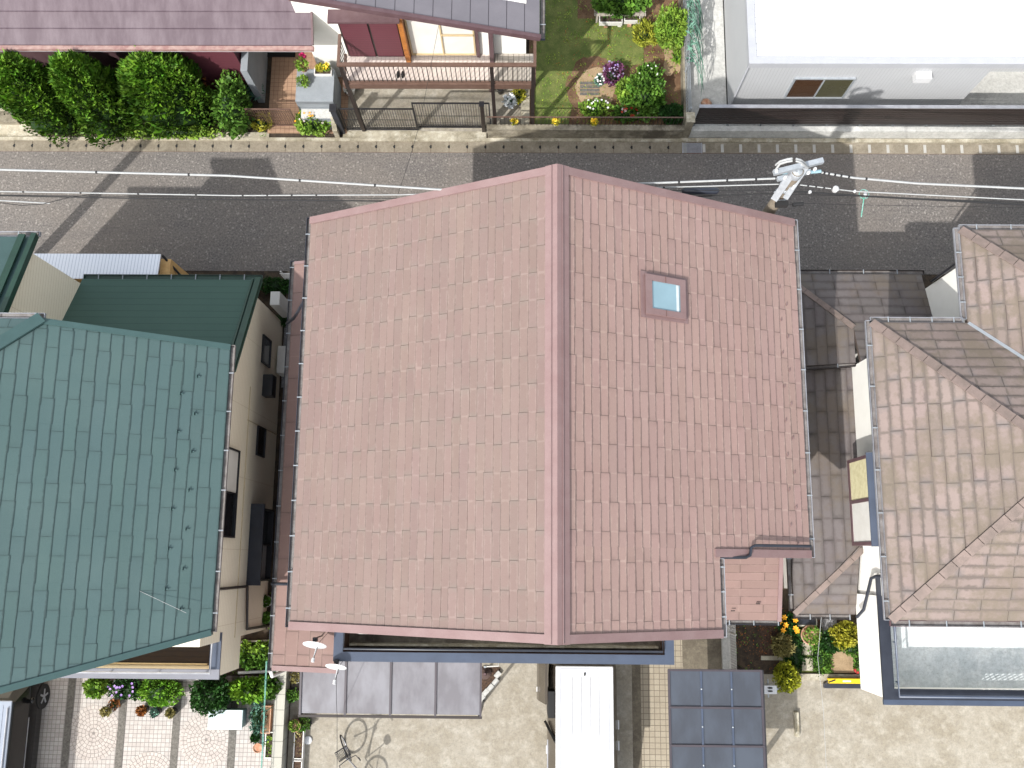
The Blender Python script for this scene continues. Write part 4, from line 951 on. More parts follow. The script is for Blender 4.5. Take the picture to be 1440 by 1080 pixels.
m = MB(); m.box(*G(1091,283,6.8)[:2],6.7,*G(1108,290,6.8)[:2],6.85); m.build('band','rubber',t)
for px,py in ((1100,243),(1140,242)):
    a = G(px,py,7.7); m = MB(); m.tube([a,a+Vector((.22,.02,0))],.04,8); m.build('sleeve','skylight',t)
a = G(1122,288,5.6); m = MB(); m.tube([a+Vector((-.12,0,0)),a+Vector((.13,.03,0))],.05,8); m.tube([a+Vector((-.6,.02,.02)),a],.012,5); m.build('junction','cable',t)
P2 = (-15.1, 8.35); t2 = pole('utility pole at the far west end of the road with its long shadow', P2[0], P2[1], 9.)
P3 = (24.5, 8.4); pole('utility pole at the far east end of the road holding the cables', P3[0], P3[1], 9.)
def cable(label, pts, r, mat, sag=0., rings=None):
    a = Vector(pts[0]); t = MB(); q = []
    for i in range(len(pts)-1):
        A, B = Vector(pts[i]), Vector(pts[i+1])
        for k in range(12): f = k/12; q.append(A.lerp(B, f)-Vector((0,0,sag*4*f*(1-f))))
    q.append(Vector(pts[-1])); t.org = q[0]; r *= .68; t.tube(q, r, 6)
    if rings:
        for k in rings: 
            j = min(int(k*(len(q)-1)), len(q)-2); d = (q[j+1]-q[j]).normalized(); f = k*(len(q)-1)-j; p = q[j].lerp(q[j+1], f)
            t.tube([p-d*.02, p+d*.02], r*1.35, 8, 1)
    return tag(t.build('overhead_cable',[mat,'cable']), label, 'cable')
cable('thick white sleeved cable running west from the pole crossarm over the road', [G(1090,251,7.6),G(640,268,7.55),G(320,247,7.5),(P2[0],G(0,231,7.5).y,7.4)], .035, 'cablegrey', .0, [.02,.05,.1,.45,.56,.7,.78,.88])
cable('thick white sleeved cable running east from the pole crossarm over the road', [G(1146,241,7.6),G(1200,250,7.55),G(1290,258,7.5),G(1440,265,7.5),(24.5,8.6,7.5)], .036, 'cablegrey', 0, [.02,.035,.06,.09,.13,.17,.22,.3])
cable('thin pale cable running west from the pole just below the thick white one', [G(1095,259,7.3),G(560,274,7.2),G(330,275,7.2),(P2[0],G(0,264,7.2).y,7.1)], .02, 'cablegrey', 0, [.1,.3,.5,.55,.6,.65,.7,.75,.8,.85,.9])
cable('thin pale cable running east from the pole past two white junction boxes', [G(1125,260,7.3),G(1200,269,7.25),G(1440,281,7.2),(24.5,8.3,7.2)], .02, 'cablegrey', 0, [.05,.1,.15,.2])
cable('black telephone cable bundle running east from the pole', [G(1112,269,6.9),G(1220,276,6.8),G(1440,288,6.8),(24.5,8.1,6.9)], .03, 'cable')
cable('thin black wire below the black telephone bundle east of the pole', [G(1112,273,6.8),G(1240,277,6.5),G(1440,285,6.6),(24.5,8.15,6.7)], .012, 'cable')
cable('lowest thin black wire crossing the lit road patch east of the pole', [G(1100,285,6.2),G(1200,288,6.1),G(1440,292,6.1),(24.5,8.0,6.2)], .007, 'cable')
cable('black telephone cable bundle running west from the pole', [G(1100,272,6.9),G(980,276,6.8),G(560,283,6.7),G(240,280,6.7),(P2[0],G(0,272,6.7).y,6.7)], .022, 'cable')
cable('thin black wire running west just above the black telephone bundle', [G(1100,268,7.0),G(940,268,6.9),G(560,279,6.9),G(150,276,6.9),(P2[0],G(0,272,6.9).y,6.9)], .01, 'cable')
cable('short looped black service wire at the far left over the road', [(P2[0],G(0,285,6.5).y,6.5),G(0,285,6.5),G(30,289,6.45),G(60,287,6.5),G(100,277,6.6),G(140,272,6.8)], .012, 'cable')
cable('short pale grey sleeve on the wire over the far left of the road', [(P2[0],G(0,282,6.5).y,6.5),G(0,282,6.5),G(70,286,6.5)], .022, 'cablegrey')
cable('thin dark wire dropping from the cables across the gate to the grey roofed house', [G(560,272,7.2),G(574,230,6.6),G(590,175,6.0),G(620,20,5.2)], .007, 'cable')
cable('thin white wire running from the brown house roof over the garden and concrete yard', [G(1155,868,3.0),G(1150,925,2.6),G(1158,1000,2.6),(G(1162,1080,2.6))], .0075, 'cablegrey')
cable('fine pale line stretched over the lower teal roof', [G(262,862,6.05),G(120,795,6.6),G(0,737,7.3)], .007, 'cablegrey')
cable('thin pair of dark wires falling from the smaller dish across the clear terrace roof', [G(473,950,3.9),G(473,985,3.2),G(474,1005,2.7),G(474,1080,2.4)], .009, 'cable')
for lab,px,py,z,s in (('larger white junction box on the pale cable east of the pole',1175,266,7.3,.075),('small white box on the pale cable, second east of the pole',1202,269,7.28,.035),('tiny white cap hanging on the black wire next to the pole',1139,270,6.9,.04),):
    a = G(px,py,z); m = MB(); m.org = a; m.lathe(a-Vector((0,0,s)),[(s*.5,0),(s,s*.4),(s*.8,s*1.2),(s,s*1.5),(s*.4,s*2),(0,s*2)],8); tag(m.build('junction_box','carwhite'),lab,'junction box')
a = G(985,269,6.85); m = MB(); m.org = a; m.tube([a-Vector((.42,0,0)),a-Vector((.36,0,0)),a+Vector((.36,.02,0)),a+Vector((.42,.02,0))],[.03,.085,.085,.03],10); tag(m.build('splice_case','navydark'),'dark cylindrical splice case hung on the black cable west of the pole','splice case')
a = G(1215,273,6.6); t = thing('warning_tag','green plastic tag with hanging cord on the cable over the lit road patch','cable tag',a)
m = MB(); m.tube([a+Vector((.11*math.cos(k*.45),.11*math.sin(k*.45),0)) for k in range(15)],.012,5); m.build('ring','greenhose',t); m = MB(); m.tube([a-Vector((0,.05,0)),a-Vector((0,.45,.25))],.014,5); m.build('cord','greenhose',t)
m = MB(); m.blob(a+Vector((.03,.0,0)),(.04,.08,.04),.1,2,8,6); m.build('weight','carwhite',t)

# ================================================================== NORTH SIDE: HEDGES, FENCES, WALLS
def conifer(label, px, py, w, d, h, seed, n=9000):
    c = W(px, py, 0); t = thing('hedge_tree', label, 'tree', (c.x,c.y,0), 'clipped hedge trees on the north side'); rnd = random.Random(seed)
    m = MB()
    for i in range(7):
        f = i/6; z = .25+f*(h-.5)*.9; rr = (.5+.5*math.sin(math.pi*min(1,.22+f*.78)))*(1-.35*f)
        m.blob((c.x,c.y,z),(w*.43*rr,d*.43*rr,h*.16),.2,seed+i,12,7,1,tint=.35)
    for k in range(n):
        f = rnd.random()**.75; z = .1+f*h; rr = math.sqrt(max(0,1-f**3.0))*(1-.22*f); a = rnd.uniform(0,6.2832); dd = Vector((math.cos(a),math.sin(a),0))
        q = (1-.28*rnd.random()**1.6)*(1+.42*mnoise.noise(Vector((dd.x*1.6,dd.y*1.6,f*2.2+seed*3)))+.2*mnoise.noise(Vector((dd.x*4.5,dd.y*4.5,f*6+seed))))
        p = Vector((c.x+dd.x*w/2*rr*q, c.y+dd.y*d/2*rr*q, z)); cl = mnoise.noise(p*3.5)
        ax = (dd*.45+Vector((rnd.uniform(-.5,.5),rnd.uniform(-.5,.5),rnd.uniform(.1,1.3)))).normalized(); sd_ = ax.cross(Vector((rnd.gauss(0,1),rnd.gauss(0,1),rnd.gauss(0,1)))).normalized()
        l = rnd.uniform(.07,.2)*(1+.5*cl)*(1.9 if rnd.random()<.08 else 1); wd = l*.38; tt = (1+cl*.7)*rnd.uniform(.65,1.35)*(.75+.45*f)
        if rnd.random() < .012: tt *= 1.9
        m.face([p-ax*l*.4,p+sd_*wd*.5,p+ax*l*.6,p-sd_*wd*.5],0,None,(tt*rnd.uniform(.85,1.15),tt,tt*rnd.uniform(.6,1.1)))
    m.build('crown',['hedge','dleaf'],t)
    m = MB(); m.tube([(c.x,c.y,0),(c.x,c.y,h*.6)],[.09,.05],8); m.build('trunk','darkbrown',t)
conifer('leftmost of the three big clipped hedge trees, widest gap and road wall on its left', 88, 168, 2.1, 1.7, 3.3, 11, 10500)
conifer('middle one of the three big clipped hedge trees below the purple roof', 163, 170, 1.95, 1.7, 3.45, 12, 10500)
conifer('biggest and rightmost of the three clipped hedge trees below the purple roof', 256, 162, 3.0, 2.0, 3.1, 13, 13000)
def bush(label, px, py, z, r, n, size, leaf='mleaf', **kw):
    c = W(px, py, z); return plant('shrub', label, 'shrub', (c.x,c.y,z), r, n, size, leaf, **kw)
bush('dark shrub at the far left edge behind the pale road wall', 8,125,.9,(.5,.7,.9),1500,.06,'dleaf',seed=3)
bush('bright leafy shrub at the very left edge of the photo beside the hedge', 3,132,1.3,(.25,.3,.3),260,.07,'bleaf',seed=4)
bush('bright green leafy shrub between the last hedge tree and the porch', 328,150,.9,(.5,.85,.9),1900,.085,'mleaf',seed=5)
bush('rust coloured shrub in the shade under the purple roof edge', 278,95,.9,(.6,.45,.7),800,.07,'rleaf',seed=6)
bush('low dark shrub with red flowers in the shade beside the porch wall', 338,112,.6,(.3,.3,.4),400,.06,'dleaf',seed=7,flowers=(('petalr',9,.05),))
bush('low pale green ground plants along the kerb under the hedge trees', 240,186,.15,(1.6,.22,.2),1700,.06,'bleaf',seed=8,stem=False)
bush('dark spiky plant at the corner of the porch steps', 358,127,.3,(.28,.28,.25),240,.06,'gleaf',seed=9,asp=4)
bush('yellow and dark tufted plant at the front of the porch path', 367,172,.25,(.34,.26,.25),420,.05,'yleaf',seed=10,asp=3)
bush('yellow green shrub with orange tips in front of the tiered grey planter', 440,172,.4,(.55,.36,.4),1500,.07,'bleaf',seed=11,flowers=(('petalo',20,.04),('petalw',8,.04)))
# pale road wall at far left
t = thing('garden_wall','pale rendered low wall at the far left beside the road','wall',(-16,12.95,0)); m = MB(); m.slab([(-22,12.74,.5),(W(58,186,.1).x,12.74,.12),(W(14,156,.5).x,13.45,.5),(-22,13.45,.5)],.6); m.build('coping','curb',t)
m = MB(); m.box(-22,13.0,.0,-15.5,13.35,.48); m.build('footing','mosswall',t)
# tiered planter block of the white house
t = thing('tiered_planter','grey painted stepped planter block at the corner of the white wall','planter',(-6,13.4,0))
a = W(415,160,.1); x0p, x1p = W(417,120,1.1).x, W(470,120,1.1).x
m = MB(); m.box(x0p,13.35,0,x1p,14.4,1.15); m.box(x0p+.12,12.98,0,x1p,13.349,.75); m.build('step','greyblock',t, bevel=.01)
m = MB(); m.box(x0p+.1,13.0,.751,x1p-.01,13.3,.78); m.build('top_slab','paleconc',t)
m = MB(); m.slab([(x1p-.12,12.72,.5),(x1p+.02,12.72,.5),(x1p+.02,12.98,.9),(x1p-.12,12.98,.9)],.5); m.build('wing','curb',t)
def rpot(lab, px, py, z, r, h, mat, leaf, **kw): return pot('flower_pot', lab, W(px,py,z), r, h, mat, leaf, **kw)
rpot('potted plant with olive leaves at the back left of the stepped planter',428,98,1.15,.13,.2,'terracotta','bleaf',plantr=.2,seed=2)
rpot('round green ball plant on the grey step of the planter',427,118,1.15,.08,.1,'potblack','bleaf',plantr=.19,n=500,size=.035,seed=3)
rpot('yellow flowering pot, left one in the white trough on the stepped planter',451,99,1.2,.09,.12,'potpink','yleaf',plantr=.11,seed=4)
rpot('pot with yellow and green leaves, right one in the white trough on the stepped planter',460,99,1.2,.09,.12,'potpink','bleaf',plantr=.11,seed=5,flowers='petaly')
def trough(lab, c, lx, ly, h, mat, leaf=None, n=300, size=.045, fl=None, soil='darksoil', seed=1, group=None, ang=0):
    t = thing('planter_box', lab, 'planter', (c[0],c[1],c[2]), group); m = MB(); x,y,z = c; w_ = .025
    m.box(x-lx/2,y-ly/2,z,x+lx/2,y-ly/2+w_,z+h); m.box(x-lx/2,y+ly/2-w_,z,x+lx/2,y+ly/2,z+h); m.box(x-lx/2,y-ly/2+w_,z,x-lx/2+w_,y+ly/2-w_,z+h); m.box(x+lx/2-w_,y-ly/2+w_,z,x+lx/2,y+ly/2-w_,z+h); m.box(x-lx/2+w_,y-ly/2+w_,z,x+lx/2-w_,y+ly/2-w_,z+.03)
    m.build('trough', mat, t); m = MB(); m.box(x-lx/2+w_,y-ly/2+w_,z+.03,x+lx/2-w_,y+ly/2-w_,z+h-.035); m.build('soil', soil, t)
    if leaf:
        m = MB(); leaves(m,(x,y,z+h),(lx*.42,ly*.42,.12),n,size,seed,zmin=-.2)
        if fl: leaves(m,(x,y,z+h+.05),(lx*.42,ly*.42,.12),int(n*.12),size*1.3,seed+2,mi=1,zmin=.3,shell=.9)
        m.build('foliage',[leaf,fl] if fl else leaf,t)
    return t
a = W(455,103,1.15); trough('white trough holding two pots at the back of the stepped planter',(a.x,a.y+.02,1.15),.52,.24,.1,'potwhite')
a = W(452,131,.85); trough('small trough of clipped green plants on the lower step of the planter',(a.x,a.y,.78),.36,.14,.1,'potwhite','bleaf',260,.03)
a = W(463,145,.8); trough('small dark green planter at the right front corner of the stepped planter',(a.x,a.y,.78),.16,.22,.12,'potblack','mleaf',260,.035)
a = W(425,70,1.6); t = thing('flower','magenta flower sprig against the white wall by the porch','flower',(a.x,14.6,.05)); m = MB(); leaves(m,(a.x,14.62,1.5),(.09,.06,.14),70,.06,3); m.build('petals','petalm',t); m = MB(); m.tube([(a.x,14.65,.05),(a.x,14.63,1.5)],.012,5); m.build('stem','dleaf',t)
# porch lattice gate
def lattice_gate(label, x0, x1, y, z0, z1, dens, mat='black', diag=False, top=None):
    t = thing('gate', label, 'gate', ((x0+x1)/2, y, 0)); m = MB(); w_=.035
    m.box(x0,y-.02,z0,x1,y+.02,z0+w_); m.box(x0,y-.02,z1-w_,x1,y+.02,z1); m.box(x0,y-.019,z0+w_,x0+w_,y+.019,z1-w_); m.box(x1-w_,y-.019,z0+w_,x1,y+.019,z1-w_); m.build('frame',mat,t)
    m = MB(); x = x0+dens
    while x < x1-w_:
        m.box(x-.007,y-.007,z0+w_,x+.007,y+.007,z1-w_); x += dens
    if diag:
        z = z0+.12
        while z < z1-.05: m.box(x0+w_,y-.012,z-.006,x1-w_,y-.0075,z+.006); z += .09
    else: m.box(x0+w_,y-.014,(z0+z1)/2-.03,x1-w_,y-.0075,(z0+z1)/2+.0); m.box(x0+w_,y-.014,z0+.16,x1-w_,y-.0075,z0+.2)
    m.build('bars',mat,t); return t
lattice_gate('brown lattice gate across the tiled porch path', W(350,163,.5).x, W(415,163,.5).x, 13.1, .1, 1.15, .07, 'brownmetal', True)
lattice_gate('left leaf of the black sliding driveway gate', -5.5, W(587,180,.5).x, 12.98, .08, 1.42, .075)
lattice_gate('right leaf of the black sliding driveway gate, slightly taller and set back', W(584,180,.5).x, W(690,180,.5).x, 13.06, .08, 1.62, .075)
t = thing('gate_pillar','dark pillar at the left end of the black driveway gate','pillar',(-5.62,12.95,0)); m = MB(); m.box(-5.72,12.85,0,-5.55,13.05,1.5); m.build('post','navydark',t); m = MB(); m.box(-5.74,12.83,1.5,-5.53,13.07,1.54); m.build('cap','black',t)
t = thing('gate_pillar','dark brown pillar at the right end of the black driveway gate','pillar',(-1.3,12.98,0)); m = MB(); m.box(-1.33,12.92,0,-1.22,13.04,1.7); m.build('post','darkbrown',t); m = MB(); m.box(-1.35,12.9,1.7,-1.2,13.06,1.73); m.build('cap','black',t)
# block garden wall with rail
t = thing('garden_wall','mossy concrete block wall with a thin rail along the road in front of the lawn','wall',(1.8,12.85,0))
m = MB(); x = -1.15
while x < 4.75:
    x2 = min(x+.4, 4.75)
    for z in (0,.2,.4): m.box(x+.003,12.72,z+.003,x2-.003,12.84,z+.197)
    x += .4
m.box(-1.15,12.725,0,4.75,12.835,.59); m.build('blocks','mosswall',t)
m = MB(); m.box(-1.17,12.70,.6,4.77,12.88,.65); m.build('coping','mosswall',t)
m = MB(); m.box(-1.15,12.84,1.15,4.68,12.87,1.18); m.build('top_rail','brownmetal',t)
m = MB(); x = -1.1
while x < 4.7: m.box(x-.006,12.848,.65,x+.006,12.862,1.15); x += .12
m.build('bars','darkbrown',t)
t = thing('gate_pillar','weathered concrete corner pillar where the garden wall meets the black slat fence','pillar',(4.86,12.9,0)); m = MB(); m.box(4.76,12.74,0,4.98,13.02,1.1); m.build('shaft','mosswall',t); m = MB(); m.box(4.74,12.72,1.1,5.0,13.04,1.15); m.build('cap','curb',t)
for i,(px,lab) in enumerate(((723,'yellow flower pot on the garden wall rail, nearest the driveway gate'),(781,'yellow flower pot on the garden wall rail, middle one of three'),(836,'yellow flower pot on the garden wall rail, farthest from the gate'))):
    a = W(px,171,.95); pot('flower_pot',lab,(a.x,12.8,.78),.075,.15,'potwhite','yleaf',n=130,size=.045,plantr=.11,seed=i,flowers='petaly',group='yellow pots hung on the garden rail')
# side fence between garden and white driveway, with trailing vine
t = thing('mesh_fence','wire mesh fence on a low wall between the garden and the white driveway','fence',(4.9,16,0))
m = MB(); m.box(4.8,13.05,0,4.93,20,.5); m.build('wall','mosswall',t); 
m = MB(); 
for i in range(5): m.tube([(4.865,13.1+i*1.6,.5),(4.865,13.1+i*1.6,1.3)],.025,6)
m.build('posts','galv',t)
m = MB()
for z in (.55,.8,1.05,1.28): m.tube([(4.865,13.1,z),(4.865,20,z)],.008,5)
y = 13.15
while y < 20: m.tube([(4.865,y,.52),(4.865,y,1.3)],.005,4,cap=False); y += .1
m.build('mesh','galv',t)
t = thing('vine','blue green trailing vine hanging over the mesh fence onto the white driveway','vine',(5.0,16.5,0)); m = MB(); rnd = random.Random(5)
for k in range(95):
    y = 14.6+rnd.random()**.6*5.2; L = rnd.uniform(.4,1.3); x = 4.9; pts = []; dy = rnd.uniform(-1.1,-.2)
    for j in range(6): f = j/5; pts.append((x+.02+.45*L*f+.05*math.sin(f*6+k), y+dy*f*L, max(.06, 1.32+.12*math.sin(3*f)-1.15*f*f*min(1,L))))
    m.tube(pts,[.012]*5+[.003],4,cap=False)
m.build('strands','gleaf',t); m = MB()
for k in range(8): leaves(m,(4.93,14.9+k*.62,1.25),(.1,.4,.18),60,.05,k,asp=4)
m.build('foliage','gleaf',t)
t = thing('stone','round weathered stone jar at the foot of the mesh fence by the slat fence','stone',(5.2,13.5,.03)); a = W(993,146,.15); m = MB(); m.blob((a.x,a.y,.16),(.16,.16,.14),.15,3,12,8); m.build('body','terracotta',t)
# black slat fence in front of the warehouse
t = thing('slat_fence','long black slatted fence on a low concrete wall in front of the warehouse','fence',(12,12.9,0))
m = MB(); m.box(5.0,12.76,0,26,12.92,.5); m.build('wall','paleconc',t)
m = MB()
for i in range(8): m.box(5.06,12.95,.56+i*.13,26,12.975,.56+i*.13+.09)
m.build('slats','darkbrown',t)
x = 5.1; 
while x < 26:
    m = MB(); m.box(x-.025,12.977,.0,x+.025,13.02,1.6); m.build('post','galv',t); x += 1.0
m = MB(); m.box(5.04,12.93,1.6,26,13.03,1.63); m.build('top_rail','silver',t)
m = MB(); m.face([(5.0,12.757,.02),(26,12.757,.02),(26,12.757,.5),(5.0,12.757,.5)]); 
# garden plants
bush('big bright green shrub in the upper right corner of the garden by the mesh fence',945,38,.75,(.52,.55,.6),2600,.055,'bleaf',seed=21,asp=2.6)
bush('pale variegated spiky shrub left of the big bright green one',908,47,.4,(.38,.38,.35),1100,.05,'yleaf',seed=22,asp=3.5,tintc=(.8,.9,1))
bush('purple leaved shrub with pale flowers beside the dirt patch',862,104,.35,(.33,.4,.32),1000,.06,'pleaf',seed=23,flowers=(('petalw',18,.032),('petalp',22,.035)))
bush('large glossy green shrub in the middle of the front garden',905,135,.5,(.7,.62,.5),3200,.08,'mleaf',seed=24)
bush('yellow green leafy shrub in front of the purple one',882,128,.55,(.35,.35,.35),900,.08,'bleaf',seed=25)
bush('green shrub at the back of the flower bed with white buds',912,105,.45,(.38,.3,.35),1100,.07,'mleaf',seed=26,flowers=(('petalw',9,.03),))
bush('low bush with white flowers just behind the garden wall on the left',838,153,.3,(.5,.26,.28),900,.06,'bleaf',seed=27,flowers=(('petalw',14,.038),))
bush('low bush with red flowers just behind the garden wall',880,160,.35,(.4,.25,.3),800,.06,'mleaf',seed=28,flowers=(('petalr',14,.045),('petalw',3,.05)))
bush('dark low shrub behind the right end of the garden wall',945,160,.3,(.4,.3,.3),800,.06,'dleaf',seed=29)
bush('small white and violet flowering clump beside the purple shrub',843,113,.2,(.15,.2,.15),200,.05,'gleaf',seed=30,flowers=(('petalw',18,.035),))
bush('grass tuft on the bare soil near the mesh fence',953,80,.15,(.14,.2,.2),120,.06,'bleaf',seed=31,asp=5)
bush('dark leafy climbing plants at the top of the garden behind the bench',872,4,.8,(.85,.3,.5),1500,.1,'mleaf',seed=32)
a = W(872,17,.5); t = thing('plant_bench','long grey wooden plant bench with planters in front of it in the garden','bench',(a.x,a.y,.06)); m = MB()
for k in range(2): m.box(a.x-.8,a.y-.11+k*.12,.45,a.x+.8,a.y-.02+k*.12,.48)
m.build('top','woodgrey',t)
for x in (-.7,.7): m = MB(); m.box(a.x+x-.03,a.y-.1,.06,a.x+x+.03,a.y+.09,.449); m.build('leg','woodgrey',t)
a = W(859,27,.35); trough('long white planter trough with sparse seedlings, left one on the lawn edge',(a.x,a.y,.2),.72,.26,.18,'potwhite','mleaf',30,.05)
a = W(889,25,.35); trough('shorter white planter trough with sparse seedlings, right one on the lawn edge',(a.x,a.y,.2),.5,.24,.18,'potwhite','mleaf',20,.05)
for px,py,mt in ((852,36,'terracotta'),(871,35,'potwhite'),(885,35,'terracotta')):
    a = W(px,py,.15); m = MB(); m.org = Vector((a.x,a.y+.12,.08)); m.box(a.x-.06,a.y-.03,.076,a.x+.06,a.y+.2,.195); tag(m.build('brick',mt),{852:'terracotta brick propping the left end of the long white trough',871:'pale block propping the gap between the two white troughs',885:'terracotta brick propping the shorter white trough'}[px],'brick')
# things in the carport of the white house
bush('grey white leaved potted shrub at the right side of the gated carport',717,142,.5,(.2,.2,.18),420,.06,'petalw',seed=41,tintc=(.85,.92,.95))
bush('olive and yellow leaved shrub beside the grey white one in the carport',729,134,.45,(.22,.24,.2),460,.06,'yleaf',seed=42)
for i,(px,py,mt,r,lab) in enumerate(((493,130,'potwhite',.19,'big white ringed pot in the left corner of the carport'),(505,122,'potblack',.12,'black pot tucked under the deck at the left of the carport'),(692,127,'darktrim',.12,'dark red pot under the deck near the right carport post'),(704,130,'potblack',.11,'small black pot beside the right carport post'),(736,128,'terracotta',.1,'terracotta pot at the far right under the deck'))):
    pot('flower_pot',lab,W(px,py,.02),r,.26,mt,None if i==3 else 'dleaf',n=60,size=.05,seed=i)
t = thing('block_pier','pale tiled low wall at the right edge of the carport','wall',(.0,13.3,0)); m = MB(); m.box(-.12,12.95,0,.1,14.8,.35); m.build('body','block',t); m = MB(); m.box(-.14,12.93,.35,.12,14.82,.39); m.build('coping','curb',t)
# ================================================================== SOUTH SIDE
# milky terrace roof
t = thing('terrace_roof','milky translucent polycarbonate terrace roof with bronze frame below the balcony','terrace roof',(-3.2,-3.1,0))
X0,X1,Y0,Y1,zt0,zt1 = -5.5,-1.02,-3.8,-2.40,2.5,2.62
xs = [X0+(X1-X0)*k/4 for k in range(5)]
for k in range(4): m = MB(); m.slab([(xs[k]+.02,Y0+.03,zt0),(xs[k+1]-.02,Y0+.03,zt0),(xs[k+1]-.02,Y1,zt1),(xs[k]+.02,Y1,zt1)],.008); m.build('panel','poly',t)
for k in range(5): m = MB(); m.beam((xs[k],Y0,zt0+.01),(xs[k],Y1,zt1+.01),.05,.05); m.build('rafter','polyframe',t)
m = MB(); m.box(X0-.04,Y0-.06,zt0-.05,X1+.04,Y0-.002,zt0+.03); m.build('front_beam','darkbrown',t)
m = MB(); ym = -2.8; m.box(X0+.03,ym-.02,zt0-.06,X1-.03,ym+.02,zt0-.02); m.build('purlin','polyframe',t)
for x in (X0+.03,X1-.03): m = MB(); m.box(x-.03,Y0-.04,0,x+.03,Y0+.02,zt0-.05); m.build('post','polyframe',t)
# smoked canopy
t = thing('carport','dark smoked panel carport roof on a bronze frame beside the beige tiled path','carport',(4.8,-5,0))
cx0,cx1,cy1,cz = 3.67,5.97,-2.66,2.4; cols = [cx0,4.47,5.22,cx1]; rows = [cy1,-3.55,-4.45,-5.35,-6.25]
for i in range(3):
    for j in range(4): m = MB(); m.box(cols[i]+.02,rows[j+1]+.02,cz-.01,cols[i+1]-.02,rows[j]-.02,cz); m.build('panel','polydark',t)
for x in cols: m = MB(); m.box(x-.025,rows[-1],cz-.03,x+.025,cy1,cz+.03); m.build('rafter','polyframe' if x in (cx0,cx1) else 'navy',t)
for y in rows: m = MB(); m.box(cx0-.02,y-.025,cz-.028,cx1+.02,y+.025,cz+.035); m.build('crossbar','polyframe',t)
m = MB(); m.box(cx1+.025,rows[-1],cz-.08,cx1+.06,cy1+.02,cz+.02); m.build('side_gutter','black',t)
for y in (cy1-.2,-5.9): m = MB(); m.box(cx1-.1,y-.05,0,cx1,y+.05,cz-.03); m.build('post','darkbrown',t)
for j in range(4):
    for i in (1,2): m = MB(); a_=(cols[i],(rows[j]+rows[j+1])/2); m.lathe((a_[0],a_[1],cz+.03),[(.02,0),(.02,.008),(0,.01)],8); m.build('bolt','galv',t)
# white minivan, reversed in, side door slid open
van = thing('minivan','white roofed minivan parked nose out with its side door slid open','minivan',(1.6,-5,0))
VX0,VX1,VY0,VY1 = .86,2.33,-7.4,-2.64
def loft(m, secs, mi=0):
    """closed body lofted through cross-sections (lists of equal length)"""
    n = len(secs[0]); i0 = len(m.v); vs = [p for s in secs for p in s]
    fs = [(i*n+k,i*n+(k+1)%n,(i+1)*n+(k+1)%n,(i+1)*n+k) for i in range(len(secs)-1) for k in range(n)]
    fs += [list(range(n))[::-1],[ (len(secs)-1)*n+k for k in range(n)]]
    return m.idx(vs, fs, mi, False)
xc_ = (VX0+VX1)/2
def sec(y, zr, wr, wb=.9, z1=1.05, lo=.28):
    return [Vector((xc_+sx,y,z)) for sx,z in ((-wb,lo),(-wb-.02,.6),(-wb,z1),(-wr,zr-.08),(-wr+.1,zr),(wr-.1,zr),(wr,zr-.08),(wb,z1),(wb+.02,.6),(wb,lo))]
m = MB(); loft(m,[sec(VY1+.02,1.5,.62,.8),sec(VY1-.02,1.84,.70,.88),sec(VY1-.3,1.88,.72),sec(-5.4,1.88,.72),sec(-6.2,1.7,.68),sec(-6.7,1.12,.78,.88,1.0),sec(-7.3,.95,.7,.82,.85)]); m.build('body','carbrown',van, bevel=.03)
m = MB(); rz = 1.945
m.slab([(VX0,-5.9,rz-.02),(VX1,-5.9,rz-.02),(VX1,VY1,rz),(VX0,VY1,rz)],.06); m.build('roof','carwhite',van, bevel=.03)
m = MB()
for x in (VX0+.12,VX1-.12): m.box(x-.012,-5.8,rz-.0,x+.012,VY1+.0-.06,rz+.006)
m.box(VX0+.133,VY1-.085,rz,VX1-.133,VY1-.06,rz+.006); m.build('roof_groove','greytrim',van)
for x in (1.32,1.55,1.78,2.0):
    m = MB(); m.tube([(x-.06,VY1-.18,rz-.03),(x-.06,VY1-.3,rz-.008),(x-.06,-4.3,rz-.008),(x-.06,-4.42,rz-.03)],.032,10); m.build('roof_rib','carwhite',van)
m = MB(); m.blob((1.6,VY1-.2,rz+.02),(.022,.05,.03),.02,1,8,6); m.build('antenna','rubber',van)
m = MB(); m.box(xc_-.9-.02,-3.95,.35,xc_-.75,-3.3,1.72); m.build('door_opening','rubber',van)
m = MB(); m.slab([(.44,-3.65,.9),(.52,-3.65,1.55),(.52,VY1-.05,1.55),(.44,VY1-.05,.9)],.03) if False else None
m = MB(); loft(m,[[Vector((x,y,z)) for x,z in ((.43,.3),(.40,.75),(.44,1.05),(.60,1.72),(.66,1.72),(.52,1.05),(.48,.75),(.50,.3))] for y in (VY1+.05,-3.62)]); sd = m.build('sliding_door','carbrown',van)
m = MB(); m.box(.385,-3.4,.95,.41,-3.28,1.0); m.build('handle','carwhite',van).parent = sd
m = MB(); m.box(.72,-4.0,.45,1.4,-3.45,1.0); m.build('seat','frost',van)
m = MB(); m.slab([(.668,-5.5,1.02),(.69,-5.5,1.02),(.69,-4.6,1.02),(.668,-4.6,1.02)],.03); m.build('door_trim','silver',van)
m = MB(); m.beam((.62,-4.15,1.0),(.86,-4.5,1.85),.06,.06); m.build('pillar','rubber',van)
for y in (-4.2,-4.72):
    m = MB(); m.box(xc_+.925,y-.13,.93,xc_+.965,y+.1,.985); m.build('handle','carwhite',van)
m = MB(); m.box(xc_-.955,-4.95,.93,xc_-.925,-4.75,.985); m.build('handle','carwhite',van)
for y in (-3.3,-6.4):
    for s_ in (-1,1):
        m = MB(); x = xc_+s_*.82; m.tube([(x-.1,y,.32),(x+.1,y,.32)],.32,20); m.build('tyre','rubber',van)
        m = MB(); m.tube([(x+s_*.1,y,.32),(x+s_*.115,y,.32)],.19,14); m.build('rim','galv',van)
